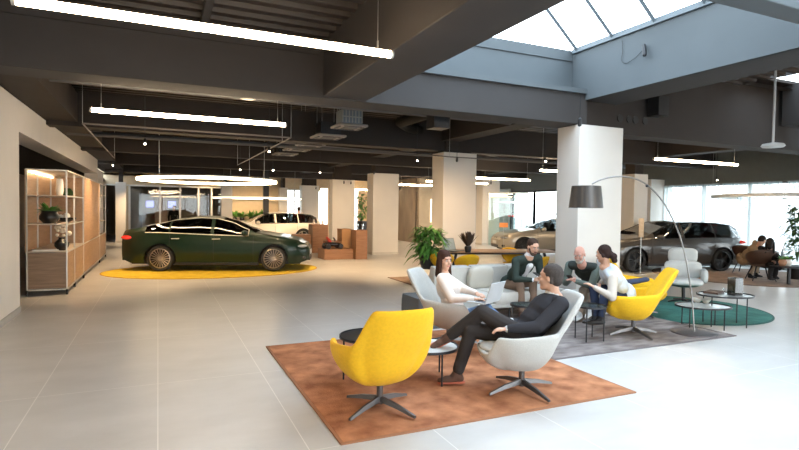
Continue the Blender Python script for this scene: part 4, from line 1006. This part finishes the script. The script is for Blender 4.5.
# low fence and blurred greenery outside
g = MB()
for k in range(60): g.bb(31.9, 32.0, -12+k*1.1, -11.95+k*1.1, -.25, 1.5)
g.bb(31.9, 32.0, -12, 54, 1.4, 1.5); g.bb(31.9, 32.0, -12, 54, .1, .2)
tag(g.build('outside_railing', mat('pale_railing', (.45, .50, .52), .6)), 'pale railing beyond the car park', 'railing')
def bush(x, y, r, h, label):
    t = empty('outside_tree', (x, y, -.25), 0, label, 'tree', 'trees beyond the car park')
    g = MB()
    for k in range(420):
        a = random.uniform(0, 2*PI); q = random.uniform(-1, 1); rr = r*random.uniform(.6, 1); c = math.sqrt(1-q*q)
        g.leaf((rr*c*math.cos(a), rr*c*math.sin(a), h*.55+q*h*.45), (math.cos(a), math.sin(a), .3), .7, .45, .4)
    g.build('crown', mat('pale_green_leaf', (.22, .30, .12), .6), t); MB().tube([(0, 0, 0), (0, 0, h*.6)], .15, 8).build('trunk', M_BRN, t)  # crown leaves share one pale green
for i, (x, y, lb) in enumerate(((44, 26, 'pale green tree outside behind the middle window'), (52, 18, 'pale green tree outside near the cream pier'), (46, 40, 'pale green tree outside behind the champagne car'))): bush(x, y, 3.2, 5.5, lb)

# ================================================================== PEOPLE
def ik(a, b, l1, l2, hint):
    a, b, hint = Vector(a), Vector(b), Vector(hint); d = b-a; L = min(d.length, (l1+l2)*.995); n = d.normalized(); b = a+n*L
    x = (l1*l1-l2*l2+L*L)/(2*L); h = math.sqrt(max(0, l1*l1-x*x)); hp = hint-n*hint.dot(n); hp.normalize(); return a+n*x+hp*h, b
def remeshed(mb, name, m, parent, vox, smooth=5):
    me = mb.mesh(name+'_raw', False); o = bpy.data.objects.new(name, me); C.objects.link(o)
    r = o.modifiers.new('r', 'REMESH'); r.mode = 'VOXEL'; r.voxel_size = vox
    s = o.modifiers.new('s', 'SMOOTH'); s.factor = .5; s.iterations = smooth
    dg = bpy.context.evaluated_depsgraph_get(); dg.update(); me2 = bpy.data.meshes.new_from_object(o.evaluated_get(dg)); o.modifiers.clear(); o.data = me2
    bpy.data.meshes.remove(me); me2.name = name; me2.materials.clear(); me2.materials.append(m)
    me2.polygons.foreach_set('use_smooth', [True]*len(me2.polygons)); o.parent = parent; return o
SKIN = mat('skin', (.62, .36, .25), .55, var=.05, vscale=20)
def person(label, loc, deg, hip, sh, head, hyaw, hpit, hands, ankles, outfit, sc=1., hair='short', hairc=(.03, .02, .015), tyaw=0, khint=None, ehint=None, beard=None, vox=.009, toe=None, group=None, skin=SKIN, facial=True, bulk=1.08):
    M_ = Matrix.Translation(Vector(loc))@Matrix.Rotation(R(deg-90), 4, 'Z'); Mi = M_.inverted()
    def Lc(p): return Mi@Vector(p)
    hip, sh, head = Lc(hip), Lc(sh), Lc(head); hands = [Lc(p) for p in hands]; ankles = [Lc(p) for p in ankles]
    sh = head-((head-sh).normalized()*.5+Vector((0, 0, .5))).normalized()*.215*sc
    up = (sh-hip).normalized(); right = Matrix.Rotation(R(tyaw), 3, 'Z')@Vector((1, 0, 0)); right = (right-up*right.dot(up)).normalized(); fwd = up.cross(right)
    T = Matrix((right, fwd, up)).transposed()
    HM = Matrix.Rotation(R(hyaw), 3, 'Z')@Matrix.Rotation(R(hpit), 3, 'X')
    SW = .195*sc*bulk; TL = (sh-hip).length
    def torso(b, e):
        b.ell(hip+T@Vector((0, -.01, .0)), (.165*sc*bulk+e, .12*sc*bulk+e, .12*sc+e), T); b.ell(hip+up*TL*.38, (.145*sc*bulk+e, .108*sc*bulk+e, .16*sc+e), T)
        b.ell(hip+up*TL*.72, (.165*sc*bulk+e, .115*sc*bulk+e, .17*sc+e), T); b.cap(sh-right*(SW-.04)-up*.02, sh+right*(SW-.04)-up*.02, .058*sc+e)
        b.cap(sh-up*.05, sh+up*(.03 if not e else -.015), .075*sc+e)
    J = []
    for s, hnd in zip((-1, 1), hands):
        S_ = sh+right*SW*s-up*.03; eh = (ehint[(s+1)//2] if ehint else (right*s*.8-up*.9-fwd*.5)); el, w = ik(S_, hnd, .285*sc, .265*sc, eh); J.append((S_, el, w))
    K = []
    for i, (s, an) in enumerate(zip((-1, 1), ankles)):
        Hj = hip+right*.088*s*sc-up*.02; kh = khint[i] if khint else Vector((s*.05, .6, .9)); k, a = ik(Hj, an, .43*sc, .42*sc, kh); K.append((Hj, k, a))
    root = None
    b = MB(); torso(b, 0)
    for S_, el, w in J: b.cap(S_, el, .050*sc, .040*sc); b.cap(el, w, .038*sc, .027*sc)
    for Hj, k, a in K: b.cap(Hj, k, .080*sc, .055*sc); b.cap(k, a, .053*sc, .036*sc)
    hs = sc if sc > .97 else .97
    def hp(x, y, z): return head+HM@(Vector((x, y, z))*hs)
    b.ell(hp(0, -.012, .03), (.077*hs, .098*hs, .093*hs), HM); b.ell(hp(0, .028, -.035), (.060*hs, .062*hs, .080*hs), HM); b.ell(hp(0, .058, -.088), .030*hs)
    b.cap(hp(0, .082, .018), hp(0, .105, -.020), .008, .0125); b.cap(hp(-.035, .072, .038), hp(.035, .072, .038), .014)
    for s in (-1, 1): b.ell(hp(s*.079, -.008, -.008), (.011, .021, .032), HM); b.ell(hp(s*.036, .062, -.022), .026)
    b.cap(hp(0, -.022, -.06), sh+up*.01, .056*sc, .062*sc)
    # hands
    for idx, (S_, el, w) in enumerate(J):
        d = (w-el).normalized(); s = (-1, 1)[idx]; side = d.cross(Vector((0, 0, 1))); side = side.normalized() if side.length > .1 else right; nrm = side.cross(d)
        pc = w+d*.045; b.cap(w, w+d*.075, .024, .030, flat=.6, up=nrm); b.cap(w+d*.06-side*.022, w+d*.06+side*.022, .017)
        for q, (o_, ln) in enumerate(((-.030, .062), (-.010, .072), (.011, .068), (.030, .052))):
            p0 = w+d*.075+side*o_; p1 = p0+d*ln*.5-nrm*.006; p2 = p1+d*ln*.32-nrm*.022; b.cap(p0, p1, .0095, .009, n=8); b.cap(p1, p2, .009, .008, n=8)
        ts = -side*s if 1 else side; p0 = w+d*.02+ts*.02; p1 = p0+d*.03+ts*.022-nrm*.008; b.cap(p0, p1, .011, .010, n=8); b.cap(p1, p1+d*.028-nrm*.006, .010, .009, n=8)
    o = remeshed(b, 'person', skin, None, min(vox, .0075) if facial else vox, 3); o.location = loc; o.rotation_euler.z = R(deg-90)
    tag(o, label, 'person', group)
    # hair
    hm = mat('hair_%02d%02d%02d' % tuple(int(c*99) for c in hairc), hairc, .7, var=.25, vscale=60, stretch=(6, 1, 1), spec=.12)
    if hair != 'bald':
        h_ = MB(); h_.ell(hp(0, -.024, .047), (.085*hs, .098*hs, .091*hs), HM); h_.ell(hp(0, -.055, -.0), (.074*hs, .062*hs, .075*hs), HM)
        if hair == 'long':
            h_.ell(hp(0, -.02, .05), (.088*hs, .1*hs, .092*hs), HM)
            for s in (-1, 1): h_.cap(hp(s*.07, .0, .03), hp(s*.078, .01, -.12), .032, .03); h_.cap(hp(s*.078, .01, -.12), hp(s*.085, .05, -.25), .032, .022)
            h_.cap(hp(0, -.07, -.02), hp(0, -.09, -.20), .06, .05)
        if hair == 'tail':
            h_.ell(hp(0, -.14, -.045), .052); h_.cap(hp(0, -.11, .0), hp(0, -.15, -.10), .035, .04)
            for s in (-1, 1): h_.cap(hp(s*.066, .01, .04), hp(s*.072, -.03, -.03), .022)
        if hair == 'short':
            for s in (-1, 1): h_.cap(hp(s*.070, -.02, .03), hp(s*.074, -.03, -.03), .018)
        remeshed(h_, 'hair', hm, o, .008, 3)
    else:
        h_ = MB()
        for s in (-1, 1): h_.cap(hp(s*.074, -.03, .0), hp(s*.05, -.085, -.02), .013)
        h_.build('hair', hm, o)
    if beard:
        h_ = MB(); h_.ell(hp(0, .050, -.088), (.052, .045, .042), HM)
        for s in (-1, 1): h_.cap(hp(s*.062, .01, -.02), hp(s*.05, .045, -.075), .016)
        h_.cap(hp(-.022, .094, -.045), hp(.022, .094, -.045), .009)
        remeshed(h_, 'beard', mat('beard_%02d' % int(beard[0]*99), beard, .8), o, .007, 3)
    if facial:
        for s in (-1, 1):
            MB().ell(hp(s*.031, .081, .012), .0098, n=10, k=6).build('eye', mat('eye_white', (.50, .46, .43), .3), o)
            MB().ell(hp(s*.031, .0885, .012), .0055, n=8, k=5).build('iris', mat('iris_dark', (.03, .02, .015), .2), o)
            MB().cap(hp(s*.017, .089, .032), hp(s*.046, .080, .034), .0045, n=6).build('eyebrow', hm, o)
        MB().cap(hp(-.020, .093, -.058), hp(.020, .093, -.058), .0065, flat=.8, n=8).build('lips', mat('lip_tone', (.45, .17, .14), .5), o)
    # clothes
    top = outfit['top']; tr = outfit['trousers']; v2 = max(vox, .010)
    b = MB(); torso(b, .014)
    if outfit.get('jacket'): b.ell(hip+T@Vector((0, 0, .0)), (.185*sc, .135*sc, .13*sc), T)
    slv = outfit.get('sleeve')
    def arms(b, e):
        for S_, el, w in J: b.cap(S_, el, .060*sc*bulk+e, .052*sc*bulk+e); b.cap(el, w-(w-el).normalized()*.02, .050*sc*bulk+e, .037*sc+e)
    if not slv: arms(b, 0)
    remeshed(b, outfit.get('topname', 'jumper'), top, o, v2, 5)
    if slv: b = MB(); arms(b, 0); remeshed(b, 'sleeve', slv, o, v2, 4)
    if outfit.get('shirt'):
        b = MB()
        if outfit.get('open', 1): b.cap(sh+fwd*.115-up*.045, hip+up*TL*.45+fwd*.134*sc, .054, .026, flat=.75, up=fwd)
        nd = (head-sh).normalized(); b.cap(sh+nd*.075*sc, sh+nd*.03, .066*sc, .078*sc)
        for S_, el, w in J: q = (w-el).normalized(); b.cap(w-q*.02, w-q*.006, .033, .032)
        b.build('shirt', outfit['shirt'], o)
    b = MB(); b.ell(hip-up*.01, (.172*sc, .125*sc, .115*sc), T)
    for Hj, k, a in K: b.cap(Hj, k, .095*sc, .070*sc); b.cap(k, a+(k-a).normalized()*.05, .068*sc, .056*sc)
    remeshed(b, 'trousers', tr, o, v2, 5)
    for i, (Hj, k, a) in enumerate(K):
        if outfit.get('socks'): MB().cap(a+(k-a).normalized()*.09, a, .042, .042).build('sock', outfit['socks'], o)
        td = Vector(toe[i]) if toe else Vector((0, 1, -.05)); td.normalize(); dn = (a-k).normalized(); dn = (dn-td*dn.dot(td)).normalized()
        b = MB(); b.ell(a+dn*.03-td*.02, .045); b.cap(a+dn*.045-td*.03, a+dn*.050+td*.10, .038, .040, flat=.9); b.cap(a+dn*.055+td*.10, a+dn*.060+td*.165, .038, .028, flat=.9)
        b.cap(a-dn*.01, a+dn*.03+td*.03, .045, .042)
        remeshed(b, 'shoe', outfit['shoe'], o, .009, 3)
        if outfit.get('sole'):
            b = MB(); b.cap(a+dn*.078-td*.04, a+dn*.082+td*.15, .041, .038, flat=.35, up=dn); b.build('sole', outfit['sole'], o)
    return o, J, K
V = Vector
fab = lambda n, c, **k: mat(n, c, .9, bump=.25, bscale=180, spec=.15, **k)
# grey-haired man in the front chair (seen in profile, legs crossed)
F_SUIT = fab('charcoal_suit', (.034, .033, .038)); F_TRS = fab('charcoal_trousers', (.040, .035, .034))
S_BR = mat('brown_suede', (.09, .045, .03), .9); S_RED = mat('red_sole', (.42, .10, .05), .6)
o, J, K = person('grey-haired person in a dark suit leaning back with crossed legs in the front grey chair', (CH1[0], CH1[1], 0), 155,
    hip=W(523, 335, 5.0), sh=W(558, 303, 5.08), head=W(550, 278, 5.05), hyaw=-28, hpit=2,
    hands=[W(507, 329, 4.80), W(511, 321, 5.02)], ankles=[W(448, 337, 5.22), W(457, 374, 5.12)],
    khint=[V((.1, .3, 1)), V((0, .6, .8))], toe=[V((-.25, .75, -.35)), V((.0, 1, -.03))], hair='short', hairc=(.06, .05, .045), sc=1.05, bulk=1.13,
    outfit=dict(top=F_SUIT, topname='jacket', jacket=1, open=0, trousers=F_TRS, shirt=mat('pale_shirt', (.62, .62, .62), .8), socks=fab('dark_socks', (.02, .02, .028)), shoe=S_BR, sole=S_RED), ehint=[V((-.4, -.6, -.7)), V((.4, -.6, -.7))])
# woman with laptop
CW = V((3.30, 5.75, 0)); w3_.location = (CW.x, CW.y, .015); w3_.rotation_euler.z = face(-45)
LP = W(480, 300, 6.32)
o, J, K = person('person with long dark hair in a cream sweater typing on a silver laptop', CW, -38,
    hip=W(457, 318, 6.5), sh=W(445, 281, 6.62), head=W(444.5, 260.5, 6.58), hyaw=-42, hpit=-6,
    hands=[W(482, 296, 6.3), W(474, 299, 6.2)], ankles=[W(519, 332, 6.2), W(505, 340, 6.1)], hair='long', hairc=(.045, .020, .013), sc=.97, bulk=1.16,
    outfit=dict(top=fab('cream_sweater', (.72, .62, .55), var=.04), trousers=fab('blue_denim', (.13, .21, .36), var=.15, vscale=30), shoe=mat('black_leather', (.02, .018, .018), .4)), ehint=[V((-.5, -.5, -.8)), V((.5, -.3, -.8))])
q = W(483, 301.5, 6.22); lt = laptop((q.x, q.y, q.z), R(-38-90+90), 'silver laptop open on the lap of the woman in the cream sweater', 108, mat('silver_laptop', (.62, .66, .68), .35, metal=.3), 1.1)
# the keyboard faces the woman : she is on the -forward side
lt.rotation_euler.z = R(-62-90)
# bearded man on the sofa
F_GREEN = fab('dark_green_blazer', (.030, .042, .036)); F_BEI = fab('brown_beige_chino', (.22, .15, .11)); F_BEI2 = fab('beige_chino', (.42, .33, .26))
o, J, K = person('bearded person in a dark green blazer and white shirt looking at a phone', (5.27, 7.1, 0), -88,
    hip=W(511, 283, 8.75), sh=W(519, 256.5, 8.45), head=W(533, 247, 8.15), hyaw=-6, hpit=-20,
    hands=[W(538, 278, 8.05), W(533, 280, 8.0)], ankles=[W(533, 309, 8.4), W(522, 313, 8.25)], hair='short', hairc=(.05, .03, .022), beard=(.08, .045, .03),
    outfit=dict(top=F_GREEN, topname='blazer', jacket=1, trousers=F_BEI, shirt=mat('white_shirt', (.75, .76, .78), .8), shoe=S_BR), ehint=[V((-.7, -.5, -.7)), V((.7, -.5, -.7))])
def phone(p, rz, label):
    t = MB().box((0, 0, 0), (.075, .15, .009), 0, R(25)).build('phone', M_BLACK, loc=p, rz=rz); tag(t, label, 'phone')
q = W(538, 275, 7.95); phone(q, R(20), 'black phone held by the person in the green blazer')
# bald man
tag(pad(.6, .6, .42, sq=4, c=(0, 0, .21)).build('pouf', M_LG2, loc=(6.42, 6.62, .015), sub=1), 'pale pouf seat beneath the bald man', 'pouf')
o, J, K = person('bald person with a white beard in a dark vest looking at a phone', (6.42, 6.62, 0), 205,
    hip=W(597, 285, 8.68), sh=W(590.5, 263, 8.25), head=W(579.5, 254.5, 7.95), hyaw=4, hpit=-24,
    hands=[W(575, 281, 7.9), W(571, 279, 8.0)], ankles=[W(590, 311, 8.1), W(579, 314, 8.2)], hair='bald', hairc=(.45, .43, .40), beard=(.62, .60, .56), skin=mat('skin_pink', (.66, .35, .27), .5),
    outfit=dict(top=fab('dark_grey_vest', (.045, .055, .052)), topname='vest', sleeve=fab('grey_green_sleeve', (.16, .20, .18)), trousers=F_BEI2, shoe=mat('white_sneaker', (.75, .77, .78), .6)), ehint=[V((-.6, -.6, -.8)), V((.6, -.6, -.8))])
q = W(570, 277, 7.9); phone(q, R(120), 'black phone held by the bald person')
# woman with ponytail
o, J, K = person('person with a dark ponytail in a pale blue-white top with beige sleeves seen from behind', (CH2[0], CH2[1], 0), 138,
    hip=W(624, 293, 7.55), sh=W(609, 267, 7.4), head=W(603.5, 254, 7.3), hyaw=-30, hpit=-8,
    hands=[W(594, 287, 7.15), W(600, 284, 7.6)], ankles=[W(600, 319, 7.1), W(596, 318, 7.5)], hair='tail', hairc=(.03, .017, .014), sc=.97, bulk=1.16,
    outfit=dict(top=fab('pale_blue_vest', (.58, .64, .70), var=.08), topname='top', sleeve=fab('beige_sleeve', (.50, .44, .38)), trousers=fab('navy_denim', (.03, .04, .075)), shoe=mat('black_leather', (.02, .018, .018), .4)), ehint=[V((-.5, -.4, -.9)), V((.5, -.4, -.9))])
# two people by the window
F_BLK = fab('black_cloth', (.018, .016, .016)); F_TAN = fab('tan_jacket', (.30, .22, .15))
person('person in black clothes bending forward in the dark tub chair by the window', (CT.x, CT.y, 0), 10,
    hip=W(763, 262, 13.6), sh=W(770, 251, 13.4), head=W(770, 243.5, 13.3), hyaw=20, hpit=-40,
    hands=[W(777, 262, 13.3), W(775, 263, 13.1)], ankles=[W(775, 276, 13.1), W(770, 277, 12.9)], hair='long', hairc=(.02, .015, .012), outfit=dict(top=F_BLK, trousers=F_BLK, shoe=F_BLK), vox=.014, facial=False)
person('person in a tan jacket leaning over towards the black-clad person by the window', (CT2.x, CT2.y+.3, 0), -15,
    hip=W(742, 259, 14.6), sh=W(753, 248, 14.3), head=W(762, 240.5, 14.1), hyaw=0, hpit=-30,
    hands=[W(762, 257, 14.2), W(757, 258, 13.9)], ankles=[W(756, 274, 14.3), W(750, 275, 14.0)], hair='short', hairc=(.02, .015, .012), outfit=dict(top=F_TAN, topname='jacket', trousers=F_TAN, shoe=F_BLK), vox=.014, facial=False)
# distant standing figures
def standing(p, deg, label, top, tr, **k):
    X, Y = p; f = V((math.cos(R(deg)), math.sin(R(deg)), 0)); r_ = V((f.y, -f.x, 0)); B = V((X, Y, 0))
    return person(label, (X, Y, 0), deg, hip=B+V((0, 0, .95)), sh=B+V((0, 0, 1.42)), head=B+f*.03+V((0, 0, 1.62)), hyaw=0, hpit=-5, hands=[B-r_*.24+f*.08+V((0, 0, .85)), B+r_*.24+f*.08+V((0, 0, .85))],
        ankles=[B-r_*.1+V((0, 0, .09)), B+r_*.1+V((0, 0, .09))], outfit=dict(top=top, trousers=tr, shoe=F_BLK), vox=.016, facial=False, khint=[V((0, 1, 0))]*2, **k)
p = W(174, 205, 29.3); standing((p.x, p.y), 250, 'standing person in dark clothes before the far glazing behind the green car', F_BLK, F_BLK)
p = W(297.5, 210, 27.3); standing((p.x, 26.8), 90, 'standing person in dark red-brown clothes behind the roof of the off-white estate', fab('dark_red_cloth', (.16, .04, .03)), F_BLK)
# ================================================================== LIGHT
sc = bpy.context.scene
w = bpy.data.worlds.new('sky'); sc.world = w; w.use_nodes = True; nt = w.node_tree
bg = nt.nodes['Background']; bg.inputs[1].default_value = 7.5
tc = nt.nodes.new('ShaderNodeTexCoord'); sx = nt.nodes.new('ShaderNodeSeparateXYZ'); nt.links.new(tc.outputs['Generated'], sx.inputs[0])
cr = nt.nodes.new('ShaderNodeValToRGB'); cr.color_ramp.elements[0].position = .0; cr.color_ramp.elements[0].color = (.80, .84, .85, 1); cr.color_ramp.elements[1].position = .6; cr.color_ramp.elements[1].color = (.68, .84, 1.0, 1)
nt.links.new(sx.outputs[2], cr.inputs[0]); nt.links.new(cr.outputs[0], bg.inputs[0])
def area(name, loc, rot, sx_, sy_, e, col, portal=False):
    l = bpy.data.lights.new(name, 'AREA'); l.shape = 'RECTANGLE'; l.size = sx_; l.size_y = sy_; l.energy = e; l.color = col
    if portal: l.cycles.is_portal = True
    o = bpy.data.objects.new(name, l); C.objects.link(o); o.location = loc; o.rotation_euler = rot; return o
area('portal_right', (XW+.35, 8.5, 1.45), (0, R(90), 0), 2.8, 31, 0, (1, 1, 1), True)
area('portal_front', (7.5, YF-.3, 1.6), (R(90), 0, R(180)), 20, 3.1, 0, (1, 1, 1), True)
area('portal_skylight', (4.7, .2, 6.8), (0, 0, 0), 4.2, 14.5, 0, (1, 1, 1), True)
def spotl(p, aim, e, col=(1, .74, .46), ang=75, blend=.8, r=.05):
    l = bpy.data.lights.new('spot', 'SPOT'); l.energy = e; l.color = col; l.spot_size = R(ang); l.spot_blend = blend; l.shadow_soft_size = r
    o = bpy.data.objects.new('spot', l); C.objects.link(o); o.location = p; o.rotation_euler = (Vector(aim)-Vector(p)).to_track_quat('-Z', 'Y').to_euler(); return o
# warm track spotlights over the car area, shelves and columns (fittings hang from the ceiling)
WARM = (1, .70, .40)
for (x, y, ax, ay, e) in ((-.9, 12, -1.2, 12.6, 260), (-.9, 15, -1.5, 15.5, 260), (-.9, 18, -1.5, 18.5, 240), (.6, 12.4, .8, 13.6, 200), (2.4, 12.6, 2.2, 13.6, 200), (4.3, 15, 4.3, 15.2, 350), (5.6, 14.2, 6.6, 18.3, 420), (5.4, 19, 7.2, 22.3, 400), (3, 19, 3, 20, 400), (3.5, 22.5, 4, 25, 420), (0, 21.5, 0, 22, 420), (6, 24, 6, 26, 420),
        (5.4, 9.8, 6.9, 12.1, 420), (5.2, 12.8, 5.4, 13.4, 420), (9.6, 14.5, 9.8, 16, 420), (10.5, 18, 11.2, 20, 420), (9.5, 22, 12, 25, 480), (13, 19, 14.8, 22.3, 420), (12.0, 11.0, 12.8, 11.6, 250), (2.5, 27, 2.5, 30, 450), (5, 27, 4.6, 30, 450), (-1, 26, -1, 27, 350), (10, 27, 10, 30, 400)):
    spotl((x, y, 3.0), (ax, ay, 0), e*.8, WARM, 95, .9)
vs = sc.view_settings; vs.view_transform = 'Standard'; vs.look = 'None'; vs.gamma = 1; vs.exposure = 0.42; vs.use_curve_mapping = False
sc.cycles.use_denoising = True
try: sc.cycles.denoiser = 'OPENIMAGEDENOISE'
except Exception: pass
sc.cycles.max_bounces = 7; sc.cycles.diffuse_bounces = 4; sc.cycles.glossy_bounces = 3; sc.cycles.transparent_max_bounces = 16
sc.cycles.sample_clamp_indirect = 6; sc.cycles.caustics_reflective = False; sc.cycles.caustics_refractive = False
